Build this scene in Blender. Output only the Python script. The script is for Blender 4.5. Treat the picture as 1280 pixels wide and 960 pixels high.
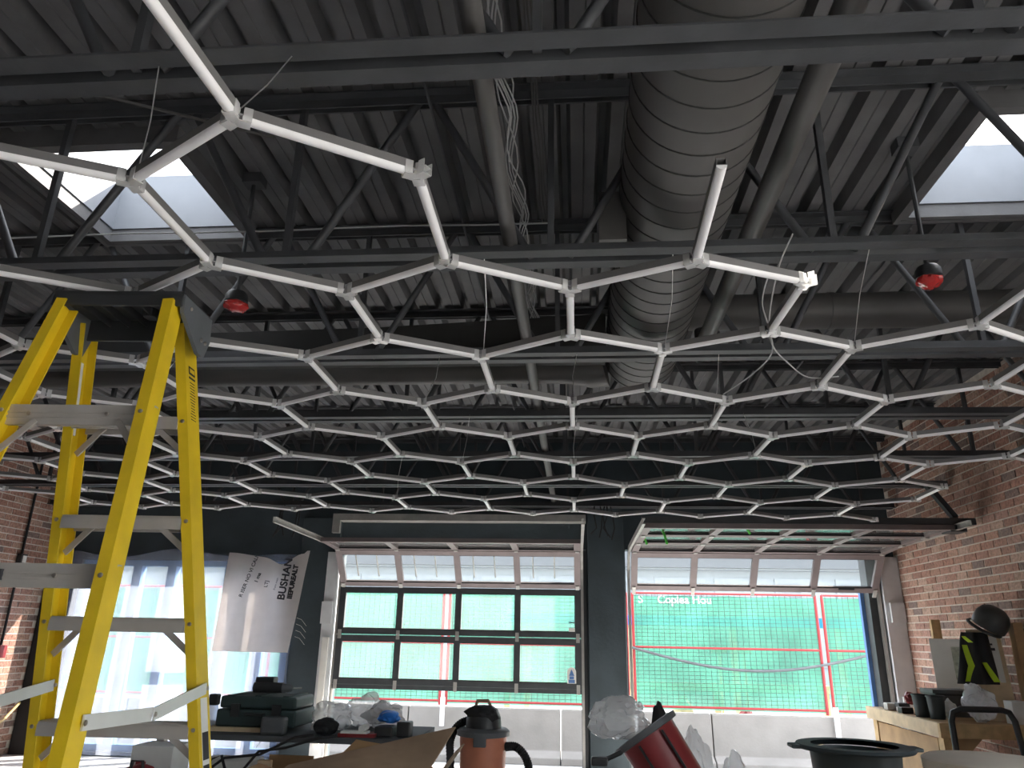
import bpy, bmesh, math, random
from mathutils import Vector, Matrix, noise
random.seed(7)
for o in list(bpy.data.objects): bpy.data.objects.remove(o)
SC = bpy.context.scene
COL = SC.collection
# ---------------------------------------------------------------- camera
EZ = 1.4
F, YAW, PIT, ROLL = 918.08, -0.0893042, 0.3307029, 0.0192073
fw = Vector((math.sin(YAW)*math.cos(PIT), math.cos(YAW)*math.cos(PIT), math.sin(PIT)))
r0 = Vector((math.cos(YAW), -math.sin(YAW), 0)); u0 = r0.cross(fw)
rt = r0*math.cos(ROLL) + u0*math.sin(ROLL); up = u0*math.cos(ROLL) - r0*math.sin(ROLL)
cd = bpy.data.cameras.new('camera'); cam = bpy.data.objects.new('camera', cd); COL.objects.link(cam)
cd.sensor_fit = 'HORIZONTAL'; cd.sensor_width = 36; cd.lens = F/1280*36; cd.clip_start = .02; cd.clip_end = 300
cam.matrix_world = Matrix(((rt.x, up.x, -fw.x, 0), (rt.y, up.y, -fw.y, 0), (rt.z, up.z, -fw.z, EZ), (0, 0, 0, 1)))
SC.camera = cam
def project(p):
    d = Vector(p) - Vector((0, 0, EZ)); c = d.dot(fw)
    if c < .1: return None
    return 640 + F*d.dot(rt)/c, 480 - F*d.dot(up)/c, c
# ---------------------------------------------------------------- sky, sun, exposure
SUN_DIR = Vector((1.5, 1.1, 1.4)).normalized()
w = bpy.data.worlds.new('world'); SC.world = w; w.use_nodes = True
nt = w.node_tree; bg = nt.nodes['Background']
sky = nt.nodes.new('ShaderNodeTexSky'); sky.sky_type = 'NISHITA'; sky.sun_disc = False
sky.sun_elevation = math.asin(SUN_DIR.z); sky.sun_rotation = math.atan2(SUN_DIR.x, SUN_DIR.y)
sky.air_density = 1.0; sky.dust_density = 2.0; sky.ozone_density = 1.0
mxs = nt.nodes.new('ShaderNodeMix'); mxs.data_type = 'RGBA'; mxs.inputs[0].default_value = .65; mxs.inputs[7].default_value = (4.2, 4.2, 4.1, 1)
nt.links.new(sky.outputs[0], mxs.inputs[6]); nt.links.new(mxs.outputs[2], bg.inputs[0]); bg.inputs[1].default_value = 0.28
sl = bpy.data.lights.new('sun', 'SUN'); sl.energy = 5.0; sl.angle = .01; sl.color = (1, .93, .82)
so = bpy.data.objects.new('sun', sl); COL.objects.link(so)
so.rotation_euler = SUN_DIR.to_track_quat('Z', 'Y').to_euler(); so.location = (20, 15, 20)
vs = SC.view_settings; vs.view_transform = 'Standard'; vs.look = 'None'; vs.gamma = 1; vs.exposure = 2.55; vs.use_curve_mapping = False

# ---------------------------------------------------------------- materials
MATS = {}
def nodes_of(name):
    m = bpy.data.materials.new(name); m.use_nodes = True; MATS[name] = m
    return m, m.node_tree.nodes, m.node_tree.links, m.node_tree.nodes['Principled BSDF']
def mat(name, col, rough=.6, metal=0, var=.12, scale=8, bump=0, bscale=60, spec=.5, coat=0):
    m, n, l, b = nodes_of(name)
    b.inputs['Roughness'].default_value = rough; b.inputs['Metallic'].default_value = metal
    b.inputs['Specular IOR Level'].default_value = spec; b.inputs['Coat Weight'].default_value = coat
    tc = n.new('ShaderNodeTexCoord'); ns = n.new('ShaderNodeTexNoise'); ns.inputs['Scale'].default_value = scale; ns.inputs['Detail'].default_value = 6
    l.new(tc.outputs['Object'], ns.inputs['Vector'])
    rp = n.new('ShaderNodeValToRGB'); rp.color_ramp.elements[0].position = .3; rp.color_ramp.elements[1].position = .7
    rp.color_ramp.elements[0].color = tuple(c*(1-var) for c in col) + (1,); rp.color_ramp.elements[1].color = tuple(min(1, c*(1+var)) for c in col) + (1,)
    l.new(ns.outputs['Fac'], rp.inputs[0]); l.new(rp.outputs[0], b.inputs['Base Color'])
    if bump:
        n2 = n.new('ShaderNodeTexNoise'); n2.inputs['Scale'].default_value = bscale; n2.inputs['Detail'].default_value = 4
        l.new(tc.outputs['Object'], n2.inputs['Vector'])
        bp = n.new('ShaderNodeBump'); bp.inputs['Strength'].default_value = bump; bp.inputs['Distance'].default_value = .01
        l.new(n2.outputs['Fac'], bp.inputs['Height']); l.new(bp.outputs[0], b.inputs['Normal'])
    return m
def film(name, col, trans, gloss=.15, rough=.2, var=.2, scale=3, diffw=.5):
    """thin plastic or cloth: see-through share, diffuse, translucent and a glossy coat"""
    m, n, l, b = nodes_of(name); out = n['Material Output']; n.remove(b)
    tc = n.new('ShaderNodeTexCoord'); ns = n.new('ShaderNodeTexNoise'); ns.inputs['Scale'].default_value = scale; ns.inputs['Detail'].default_value = 8
    l.new(tc.outputs['Object'], ns.inputs['Vector'])
    rp = n.new('ShaderNodeValToRGB'); rp.color_ramp.elements[0].position = .3; rp.color_ramp.elements[1].position = .7
    rp.color_ramp.elements[0].color = tuple(c*(1-var) for c in col) + (1,); rp.color_ramp.elements[1].color = tuple(min(1, c*(1+var*.3)) for c in col) + (1,)
    l.new(ns.outputs['Fac'], rp.inputs[0])
    d = n.new('ShaderNodeBsdfDiffuse'); t = n.new('ShaderNodeBsdfTranslucent'); tr = n.new('ShaderNodeBsdfTransparent'); g = n.new('ShaderNodeBsdfGlossy')
    g.inputs['Roughness'].default_value = rough
    l.new(rp.outputs[0], d.inputs[0]); l.new(rp.outputs[0], t.inputs[0])
    m1 = n.new('ShaderNodeMixShader'); m1.inputs[0].default_value = 1-diffw; l.new(d.outputs[0], m1.inputs[1]); l.new(t.outputs[0], m1.inputs[2])
    m2 = n.new('ShaderNodeMixShader'); m2.inputs[0].default_value = trans; l.new(m1.outputs[0], m2.inputs[1]); l.new(tr.outputs[0], m2.inputs[2])
    lw = n.new('ShaderNodeLayerWeight'); lw.inputs[0].default_value = .25
    mu = n.new('ShaderNodeMath'); mu.operation = 'MULTIPLY'; mu.inputs[1].default_value = gloss*2
    pw = n.new('ShaderNodeMath'); pw.operation = 'POWER'; pw.inputs[1].default_value = 4; lw.inputs[0].default_value = .5
    l.new(lw.outputs['Facing'], pw.inputs[0]); l.new(pw.outputs[0], mu.inputs[0])
    m3 = n.new('ShaderNodeMixShader'); l.new(mu.outputs[0], m3.inputs[0]); l.new(m2.outputs[0], m3.inputs[1]); l.new(g.outputs[0], m3.inputs[2])
    l.new(m3.outputs[0], out.inputs[0])
    return m
def brickmat(name, cols, dark):
    m, n, l, b = nodes_of(name); b.inputs['Roughness'].default_value = .85
    ge = n.new('ShaderNodeNewGeometry'); oi = n.new('ShaderNodeObjectInfo'); ad = n.new('ShaderNodeMath'); ad.operation = 'ADD'; fr = n.new('ShaderNodeMath'); fr.operation = 'FRACT'
    l.new(ge.outputs['Random Per Island'], ad.inputs[0]); l.new(oi.outputs['Random'], ad.inputs[1]); l.new(ad.outputs[0], fr.inputs[0])
    rp = n.new('ShaderNodeValToRGB'); rp.color_ramp.interpolation = 'CONSTANT'
    el = rp.color_ramp.elements; k = len(cols)
    while len(el) < k: el.new(.5)
    for i, c in enumerate(cols): el[i].position = i/k; el[i].color = c + (1,)
    l.new(fr.outputs[0], rp.inputs[0])
    tc = n.new('ShaderNodeTexCoord'); ns = n.new('ShaderNodeTexNoise'); ns.inputs['Scale'].default_value = 40; ns.inputs['Detail'].default_value = 8
    l.new(ge.outputs['Position'], ns.inputs['Vector'])
    mx = n.new('ShaderNodeMix'); mx.data_type = 'RGBA'; mx.blend_type = 'MULTIPLY'; mx.inputs[0].default_value = .8
    r2 = n.new('ShaderNodeValToRGB'); r2.color_ramp.elements[0].color = (.45, .45, .45, 1); r2.color_ramp.elements[1].color = (1.3, 1.3, 1.3, 1); r2.color_ramp.elements[0].position = .3; r2.color_ramp.elements[1].position = .7
    l.new(ns.outputs['Fac'], r2.inputs[0]); l.new(rp.outputs[0], mx.inputs[6]); l.new(r2.outputs[0], mx.inputs[7]); l.new(mx.outputs[2], b.inputs['Base Color'])
    bp = n.new('ShaderNodeBump'); bp.inputs['Strength'].default_value = .6; bp.inputs['Distance'].default_value = .01
    l.new(ns.outputs['Fac'], bp.inputs['Height']); l.new(bp.outputs[0], b.inputs['Normal'])
    return m
mat('steel_black', (.052, .055, .061), .55, var=.25, scale=6, bump=.1)
mat('deck_paint', (.118, .118, .122), .7, var=.18, scale=5, bump=.1)
mat('roof_slab', (.03, .03, .03), .9)
mat('duct_paint', (.085, .082, .08), .5, var=.12, scale=4)
mat('duct_seam', (.03, .03, .03), .6)
mat('wall_charcoal', (.045, .063, .074), .75, var=.18, scale=3, bump=.25, bscale=25)
mat('mortar', (.66, .60, .53), .95, var=.15, scale=20, bump=.4, bscale=90)
brickmat('brick_red', [(.42, .24, .18), (.38, .20, .15), (.46, .28, .21), (.33, .18, .14), (.42, .25, .20), (.24, .17, .15), (.48, .32, .25), (.40, .22, .17)], .1)
mat('concrete_floor', (.60, .605, .62), .8, var=.15, scale=2, bump=.2)
mat('asphalt', (.46, .45, .44), .9, var=.15, scale=3, bump=.3)
mat('concrete', (.25, .235, .222), .85, var=.10, scale=3, bump=.25, bscale=30)
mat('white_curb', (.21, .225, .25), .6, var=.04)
mat('tube_white', (.90, .885, .895), .4, var=.03)
mat('tube_side_shade', (.17, .165, .165), .45, var=.08)  # sides of the white tubes, with their shade put into the colour
film('clear_plastic', (.92, .92, .92), .45, .3, .1)
mat('wire', (.7, .7, .7), .35, .8, var=.05)
mat('cable_grey', (.42, .42, .42), .5, var=.1)
mat('yellow_fibreglass', (.72, .50, .015), .42, var=.12, scale=7, bump=.06, bscale=120)
mat('aluminium', (.52, .49, .46), .45, .35, var=.1, scale=10)
mat('aluminium_bright', (.72, .72, .70), .4, .25, var=.06)
mat('black_plastic', (.03, .032, .035), .45, var=.2)
mat('grey_plastic', (.11, .12, .13), .5, var=.15)
mat('rivet', (.5, .45, .4), .3, .8)
mat('label_white', (.75, .74, .70), .6, var=.05)
mat('ink', (.03, .03, .035), .7)
mat('door_frame', (.20, .165, .165), .5, .2, var=.1)
mat('black_or_backlit', (.05, .055, .06), .5, var=.15)  # black parts, and the painted backlit shade of the upright door sections
mat('galvanised', (.42, .41, .39), .45, .3, var=.12, scale=12)
mat('pale_jamb', (.62, .64, .66), .7, var=.08)
mat('blue_frame', (.10, .20, .42), .6, var=.1)
mat('rubber_dark', (.02, .02, .022), .8)
film('glass', (.8, .86, .86), .93, .35, .03, var=.02)
film('poly_film', (.58, .63, .74), .70, .25, .25, var=.15, scale=4, diffw=.35)
film('tarp_white', (.80, .76, .74), .0, .1, .4, var=.06, scale=8, diffw=.45)
film('green_cloth', (.10, .32, .245), .30, .02, .5, var=.35, scale=1.5, diffw=.4)
film('bag_film', (.85, .86, .88), .45, .5, .12, var=.15, scale=6, diffw=.6)
film('bag_grey', (.6, .6, .62), .40, .5, .15, var=.2, scale=6, diffw=.6)
mat('fence_red', (.36, .035, .04), .45, var=.08)
mat('fence_wire', (.05, .07, .065), .5, .3)
mat('white_paint', (.8, .8, .8), .5, var=.03)
mat('lumber', (.62, .43, .22), .7, var=.2, scale=14)
mat('lumber_pale', (.70, .55, .36), .7, var=.15, scale=10)
mat('plywood', (.48, .31, .16), .75, var=.2, scale=6)
mat('cardboard', (.42, .26, .13), .85, var=.12, scale=5)
mat('cardboard_dark', (.30, .21, .14), .85, var=.25, scale=4)
mat('toolbox_green', (.035, .06, .06), .5, var=.15)
mat('vac_orange', (.60, .22, .13), .45, var=.1)
mat('red_plastic', (.28, .035, .04), .4, var=.12)
mat('red_gloss', (.5, .03, .03), .25, var=.1, coat=.5)
mat('blue_plastic', (.03, .22, .75), .4, var=.1)
mat('vest_black', (.02, .022, .025), .8, var=.2)
mat('vest_lime', (.55, .80, .03), .6, var=.08)
mat('paper', (.80, .82, .80), .7, var=.05)
mat('paper_tint', (.45, .50, .42), .7, var=.3, scale=30)
mat('pot_black', (.035, .05, .055), .5, var=.15)
mat('beige_plastic', (.62, .56, .48), .5, var=.06)
mat('facade_white', (.22, .25, .27), .8, var=.05)
mat('facade_grey', (.09, .10, .11), .8, var=.08)
mat('window_dark', (.12, .16, .19), .2, var=.1)
mat('hose_yellow', (.6, .45, .2), .5)
mat('green_rod', (.08, .55, .06), .5)
mat('hard_hat', (.05, .055, .055), .35, var=.15)

# ---------------------------------------------------------------- mesh helpers
class MB:
    def __init__(s): s.v = []; s.f = []
    def add(s, vs, fs):
        b = len(s.v); s.v += [tuple(v) for v in vs]; s.f += [tuple(i+b for i in f) for f in fs]; return s
    def frame(s, c, ax, ay, az, sx, sy, sz):
        c = Vector(c); vs = [c + ax*(sx/2*i) + ay*(sy/2*j) + az*(sz/2*k) for i in (-1, 1) for j in (-1, 1) for k in (-1, 1)]
        return s.add(vs, [(0, 1, 3, 2), (4, 6, 7, 5), (0, 4, 5, 1), (2, 3, 7, 6), (0, 2, 6, 4), (1, 5, 7, 3)])
    def box(s, x0, x1, y0, y1, z0, z1):
        return s.frame(((x0+x1)/2, (y0+y1)/2, (z0+z1)/2), Vector((1, 0, 0)), Vector((0, 1, 0)), Vector((0, 0, 1)), x1-x0, y1-y0, z1-z0)
    def bar(s, p, q, wd, ht, upv=(0, 0, 1)):
        p, q = Vector(p), Vector(q); a = (q-p); L = a.length; a.normalize(); upv = Vector(upv)
        if abs(a.dot(upv)) > .98: upv = Vector((0, 1, 0))
        b = upv.cross(a).normalized(); c = a.cross(b)
        return s.frame((p+q)/2, a, b, c, L, wd, ht)
    def angle(s, p, q, leg, th, upv, side):
        """steel angle between p and q: a leg along upv and a leg sideways"""
        p, q = Vector(p), Vector(q); a = (q-p).normalized(); b = Vector(upv).cross(a).normalized()*side; c = Vector(upv)
        s.frame((p+q)/2 + b*(leg/2) + c*(th/2), a, b, c, (q-p).length, leg, th)
        s.frame((p+q)/2 + b*(th/2) + c*(leg/2+th/2), a, b, c, (q-p).length, th, leg-th)
        return s
    def channel(s, p, q, wd, ht, th, n_out):
        """C-channel rail: web on the n_out side, flanges pointing the other way"""
        p, q = Vector(p), Vector(q); a = (q-p); L = a.length; a.normalize(); n = Vector(n_out); n = (n - a*n.dot(a)).normalized(); b = a.cross(n)
        m = (p+q)/2
        s.frame(m + n*(ht/2-th/2), a, b, n, L, wd, th)
        for k in (-1, 1): s.frame(m + b*k*(wd/2-th/2) - n*th/2, a, b, n, L, th, ht-th)
        return s
    def tube(s, pts, r, n=10, caps=True):
        pts = [Vector(p) for p in pts]; rs = r if isinstance(r, (list, tuple)) else [r]*len(pts)
        rings = []; prev = None
        for i, p in enumerate(pts):
            t = (pts[min(i+1, len(pts)-1)] - pts[max(i-1, 0)]).normalized()
            if prev is None:
                x = t.orthogonal().normalized()
            else:
                x = prev - t*prev.dot(t); x = x.normalized() if x.length > 1e-6 else t.orthogonal().normalized()
            prev = x; y = t.cross(x)
            rings.append([p + x*rs[i]*math.cos(2*math.pi*k/n) + y*rs[i]*math.sin(2*math.pi*k/n) for k in range(n)])
        fs = []
        for i in range(len(pts)-1):
            for k in range(n): fs.append((i*n+k, i*n+(k+1) % n, (i+1)*n+(k+1) % n, (i+1)*n+k))
        if caps: fs += [tuple(range(n))[::-1], tuple(range((len(pts)-1)*n, len(pts)*n))]
        return s.add([v for r_ in rings for v in r_], fs)
    def lathe(s, prof, c, n=32, axis=(0, 0, 1), sx=1, sy=1):
        az = Vector(axis).normalized(); ax = az.orthogonal().normalized() if abs(az.z) < .99 else Vector((1, 0, 0)); ay = az.cross(ax); c = Vector(c)
        vs = [c + ax*(r*sx*math.cos(2*math.pi*k/n)) + ay*(r*sy*math.sin(2*math.pi*k/n)) + az*h for r, h in prof for k in range(n)]
        fs = [(i*n+k, i*n+(k+1) % n, (i+1)*n+(k+1) % n, (i+1)*n+k) for i in range(len(prof)-1) for k in range(n)]
        return s.add(vs, fs)
    def sheet(s, fn, nu, nv, th=0, nrm=(0, -1, 0)):
        vs = [Vector(fn(i/nu, j/nv)) for j in range(nv+1) for i in range(nu+1)]
        W = nu+1; fs = [(j*W+i, j*W+i+1, (j+1)*W+i+1, (j+1)*W+i) for j in range(nv) for i in range(nu)]
        if not th: return s.add(vs, fs)
        N = len(vs); nr = Vector(nrm)*th
        fs2 = [tuple(i+N for i in f[::-1]) for f in fs]
        rim = [i for i in range(nu)] + [j*W+nu for j in range(nv)] + [nv*W+i for i in range(nu, 0, -1)] + [j*W for j in range(nv, 0, -1)]
        side = [(rim[k], rim[k]+N, rim[(k+1) % len(rim)]+N, rim[(k+1) % len(rim)]) for k in range(len(rim))]
        return s.add(vs + [v+nr for v in vs], fs + fs2 + side)
    def mesh(s, name, org=(0, 0, 0), smooth=0):
        me = bpy.data.meshes.new(name); o = Vector(org)
        me.from_pydata([tuple(Vector(v)-o) for v in s.v], [], s.f); me.update()
        bm = bmesh.new(); bm.from_mesh(me); bmesh.ops.recalc_face_normals(bm, faces=bm.faces); bm.to_mesh(me); bm.free()
        if smooth:
            for p in me.polygons: p.use_smooth = True
            me.set_sharp_from_angle(angle=math.radians(smooth))
        return me
    def build(s, name, m, parent=None, smooth=0, bevel=0):
        org = origin(parent) if parent else (base_of(s.v))
        ob = bpy.data.objects.new(name, s.mesh(name, org, smooth)); COL.objects.link(ob)
        ob.data.materials.append(MATS[m]); ORG[ob] = Vector(org)
        if parent: ob.parent = parent
        else: ob.location = org
        if bevel:
            md = ob.modifiers.new('bevel', 'BEVEL'); md.width = bevel; md.segments = 2; md.limit_method = 'ANGLE'
        return ob
ORG = {}
def origin(o): return ORG[o]
def base_of(vs):
    xs = [v[0] for v in vs]; ys = [v[1] for v in vs]; zs = [v[2] for v in vs]
    return Vector(((min(xs)+max(xs))/2, (min(ys)+max(ys))/2, min(zs)))
def tag(o, label=None, cat=None, group=None, kind=None):
    for k, v in (('label', label), ('category', cat), ('group', group), ('kind', kind)):
        if v: o[k] = v
    return o
def thing(name, loc, label=None, cat=None, group=None, kind=None):
    o = bpy.data.objects.new(name, None); COL.objects.link(o); o.location = loc; o.empty_display_size = .1; ORG[o] = Vector(loc)
    return tag(o, label, cat, group, kind)
def inst(name, me, m, parent, loc, rot=None):
    """another object on shared mesh data, placed in world coordinates under an unrotated parent"""
    o = bpy.data.objects.new(name, me); COL.objects.link(o); o.parent = parent; o.location = Vector(loc) - origin(parent)
    if rot is not None: o.rotation_mode = 'QUATERNION'; o.rotation_quaternion = rot
    if m and not me.materials: me.materials.append(MATS[m])
    ORG[o] = Vector(loc); return o
def text(name, s, size, m, parent, loc, xdir, ydir, bold=0, align='LEFT'):
    cu = bpy.data.curves.new(name, 'FONT'); cu.body = s; cu.size = size; cu.extrude = .0008; cu.offset = bold; cu.align_x = align
    tmp = bpy.data.objects.new(name, cu); COL.objects.link(tmp)
    me = bpy.data.meshes.new_from_object(tmp.evaluated_get(bpy.context.evaluated_depsgraph_get())); bpy.data.objects.remove(tmp)
    x = Vector(xdir).normalized(); y = Vector(ydir); y = (y - x*y.dot(x)).normalized(); z = x.cross(y)
    M = Matrix(((x.x, y.x, z.x, loc[0]), (x.y, y.y, z.y, loc[1]), (x.z, y.z, z.z, loc[2]), (0, 0, 0, 1)))
    M = Matrix.Translation(-origin(parent)) @ M; me.transform(M); me.materials.clear(); me.materials.append(MATS[m])
    o = bpy.data.objects.new(name, me); COL.objects.link(o); o.parent = parent; ORG[o] = origin(parent); return o
def crumple(c, size, seed, amp=.35, sub=4, freq=2.2):
    bm = bmesh.new(); bmesh.ops.create_icosphere(bm, subdivisions=sub, radius=1)
    mb = MB(); off = Vector((seed*3.1, seed*1.7, seed*.9)); vs = []
    for v in bm.verts:
        p = v.co.copy(); d = 1 + amp*.8*noise.noise(p*freq*.6+off) + amp*.8*abs(noise.noise(p*freq*.9+off)) - amp*.42*abs(noise.noise(p*freq*2.1+off))
        q = Vector((p.x*size[0], p.y*size[1], p.z*size[2]))*d; vs.append(Vector(c) + q)
    zb = c[2]-size[2]
    vs = [Vector((v.x, v.y, max(v.z, zb))) for v in vs]
    mb.add(vs, [tuple(v.index for v in f.verts) for f in bm.faces]); bm.free(); return mb

# ================================================================ SETTING
WX0, WX1, WY0, WY1 = -6.6, 3.65, -3.2, 9.0
DECK = 3.72
tag(MB().box(WX0-.3, WX1+.3, WY0, 9.18, -.2, 0).build('floor', 'concrete_floor'), kind='structure', label='light grey concrete slab floor of the room')
tag(MB().box(-40, 40, 9.18, 60, -.6, -.37).build('ground', 'asphalt'), kind='structure', label='pale paved street outside the garage doors')
# brick walls: backing of mortar, bricks as pieces
RW = (-2.7, 1.5, .35, 3.0)     # added, unseen window opening in the right wall, lets daylight in beside the camera
def brick_wall(name, xface, side, label):
    bm_ = MB(); xa, xb = min(xface, xface+side*.3), max(xface, xface+side*.3)
    if side > 0:
        for q in ((WY0, RW[0], -.2, 4.1), (RW[1], 9.18, -.2, 4.1), (RW[0], RW[1], -.2, RW[2]), (RW[0], RW[1], RW[3], 4.1)): bm_.box(xa, xb, *q)
    else: bm_.box(xa, xb, WY0, 9.18, -.2, 4.1)
    bk = bm_.build(name, 'mortar')
    tag(bk, label, kind='structure')
    bw, bh, gap, proud = .2, .061, .0125, .005
    one = MB().box(-proud if side > 0 else -.02, .02 if side > 0 else proud, -bw/2, bw/2, -bh/2, bh/2).mesh('brick')
    spots = []; rows = int(3.7/(bh+gap))
    for r in range(rows):
        z = .005 + bh/2 + r*(bh+gap); y = WY1 - .02 - (bw/2 if r % 2 else 0)
        while y - bw > WY0 + .2:
            if not (side > 0 and RW[0]-.1 < y-bw/2 < RW[1]+.1 and RW[2]-.03 < z < RW[3]+.03): spots.append((y-bw/2, z))
            y -= bw+gap
    vis = []; rest = []
    for (y, z) in spots:
        p = project((xface, y, z))
        if p and 0 < p[0] < 1280 and 0 < p[1] < 960 and z > .7 and y > 4: vis.append((p[2], y, z))
        else: rest.append((y, z))
    vis.sort(); rest += [(y, z) for _, y, z in vis[300:]]
    for _, y, z in vis[:300]: inst('brick', one, 'brick_red', bk, (xface + random.uniform(-.002, .002), y, z))
    mb = MB()
    for y, z in rest:
        x = xface + random.uniform(-.002, .002); a, b = (x-proud, x+.02) if side > 0 else (x-.02, x+proud)
        mb.box(a, b, y-bw/2, y+bw/2, z-bh/2, z+bh/2)
    tag(mb.build('bricks', 'brick_red', bk), kind='stuff')
    return bk
brick_wall('wall_right', WX1, 1, 'red brown brick wall with pale mortar beside the workbench')
brick_wall('wall_left', WX0, -1, 'red brown brick wall with conduit beside the plastic covered window')
rw = thing('added_window', (WX1+.15, (RW[0]+RW[1])/2, RW[2]), 'added tall storefront window, out of view in the right brick wall', None, None, 'structure')
for k in range(5):
    yy = RW[0]+.03+(RW[1]-RW[0]-.06)*k/4; MB().box(WX1+.10, WX1+.18, yy-.03, yy+.03, RW[2], RW[3]).build('mullion', 'black_or_backlit', rw)
    if k < 4: MB().box(WX1+.136, WX1+.142, yy+.03, yy+(RW[1]-RW[0]-.06)/4-.03, RW[2]+.05, RW[3]-.05).build('pane', 'glass', rw)
for z in (RW[2]+.025, RW[3]-.025): MB().box(WX1+.10, WX1+.18, RW[0], RW[1], z-.025, z+.025).build('frame', 'black_or_backlit', rw)
tag(MB().box(WX0-.3, WX1+.3, WY0-.2, WY0, -.2, 4.1).build('wall_back', 'wall_charcoal'), 'dark charcoal painted back wall', kind='structure')
tag(MB().box(WX1+.3, 60, -40, 9.18, -.6, -.37).build('yard', 'asphalt'), 'pale paved yard beside the right brick wall', kind='structure')
# front wall with openings: window, two doors
HEAD = 2.40
WIN = (-6.2, -3.42, .05, 2.22); D1 = (-2.86, .12); D2 = (.58, 3.42)
fwall = MB()
for (x0, x1, z0, z1) in ((WX0-.3, WIN[0], -.6, 4.1), (WIN[0], WIN[1], -.6, WIN[2]), (WIN[0], WIN[1], WIN[3], 4.1), (WIN[1], D1[0], -.6, 4.1), (D1[0], D1[1], HEAD, 4.1), (D1[1], D2[0], -.6, 4.1), (D2[0], D2[1], HEAD, 4.1), (D2[1], WX1+.3, -.6, 4.1)):
    fwall.box(x0, x1, 9.0, 9.2, z0, z1)
fw_o = tag(fwall.build('wall_front', 'wall_charcoal'), 'dark charcoal painted front wall around the garage doors', kind='structure')
# pilaster between doors and blocks of the painted wall
MB().box(D1[1]+.02, D2[0]-.02, 8.86, 9.0, 0, 2.9).build('pilaster', 'wall_charcoal', fw_o, bevel=.006)
MB().box(-3.36, D1[0]-.02, 8.93, 9.0, 0, 2.75).build('pilaster', 'wall_charcoal', fw_o, bevel=.006)
# left pale jamb of door 1 with odd flashing pieces, right grey jamb of door 2
jb = MB().box(D1[0]-.14, D1[0], 8.90, 9.02, 0, 2.33).build('jamb', 'pale_jamb', fw_o)
MB().box(D1[0]-.10, D1[0]-.03, 8.86, 8.91, .2, 1.35).build('flashing', 'label_white', jb)
MB().box(D1[0]-.15, D1[0]-.02, 8.87, 8.91, 1.5, 1.75).build('flashing', 'pale_jamb', jb)
jb2 = MB().box(D2[1]+.02, WX1-.012, 8.88, 9.02, 0, 2.33).build('jamb', 'pale_jamb', fw_o)
MB().box(D2[1]+.06, WX1-.02, 8.84, 8.885, 1.62, 1.83).build('jamb_panel', 'pale_jamb', jb2)
MB().box(D2[1]+.06, WX1-.02, 8.84, 8.885, .3, .86).build('jamb_panel', 'pale_jamb', jb2)
MB().box(D2[1]-.10, D2[1], 9.0, 9.2, -.3, 2.4).build('door_post', 'black_or_backlit', fw_o)
MB().box(D2[1]-.14, D2[1]-.10, 9.16, 9.22, -.3, 2.0).build('blue_edge', 'blue_frame', fw_o)
MB().box(D1[1]-.07, D1[1], 8.97, 9.1, -.3, 2.38).build('door_post', 'black_or_backlit', fw_o)
# header rail above door 1 with a bent left end
hr = MB().box(-2.95, .12, 8.80, 9.0, 2.70, 2.78).build('header_rail', 'galvanised', fw_o)
MB().box(-2.95, -2.86, 8.80, 8.86, 2.55, 2.70).build('bracket', 'galvanised', hr)

# ceiling: roof slab with two holes, fluted deck sheets
SKY = [(-2.81, -1.96, 2.88, 3.73), (1.85, 2.70, 2.87, 3.71), (-2.81, -1.96, -1.6, -.75), (1.85, 2.70, -1.6, -.75)]  # last two are added behind the camera to bring in daylight
def strips(x0, x1, y0, y1):
    """the y intervals of an x strip that stay clear of the skylights"""
    cuts = sorted([s for s in SKY if s[0] < x1-1e-6 and s[1] > x0+1e-6], key=lambda s: s[2]); out = []; y = y0
    for s in cuts: out.append((y, s[2])); y = s[3]
    return out + [(y, y1)]
slab = MB(); xs = sorted({WX0-.3, WX1+.3, *[v for s in SKY for v in s[:2]]})
for a, b in zip(xs, xs[1:]):
    for y0, y1 in strips(a, b, WY0, 9.2): slab.box(a, b, y0, y1, DECK+.08, DECK+.17)
ceil = tag(slab.build('ceiling', 'roof_slab'), 'dark painted fluted steel roof deck', kind='structure')
PITCH = .19; edges = []; x = WX0
segs = sorted({WX0, WX1, *[v for s in SKY for v in s[:2]]})
for a, b in zip(segs, segs[1:]):
    n = max(1, round((b-a)/(PITCH*5))); wd = (b-a)/n
    for i in range(n):
        xa, xb = a+i*wd, a+(i+1)*wd; k = max(1, round((xb-xa)/PITCH)); p = (xb-xa)/k; mb = MB()
        for y0, y1 in strips(xa, xb, WY0, 9.0):
            prof = []
            for j in range(k):
                o = xa + j*p
                prof += [(o, .07), (o+p*.16, .07), (o+p*.26, 0), (o+p*.57, 0), (o+p*.59, .006), (o+p*.62, 0), (o+p*.90, 0)]
            prof.append((xb, .07))
            vs = [(px, yy, DECK+pz) for yy in (y0, y1) for px, pz in prof]; N = len(prof)
            mb.add(vs, [(q, q+1, N+q+1, N+q) for q in range(N-1)])
        mb.build('deck_sheet', 'deck_paint', ceil)
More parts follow.
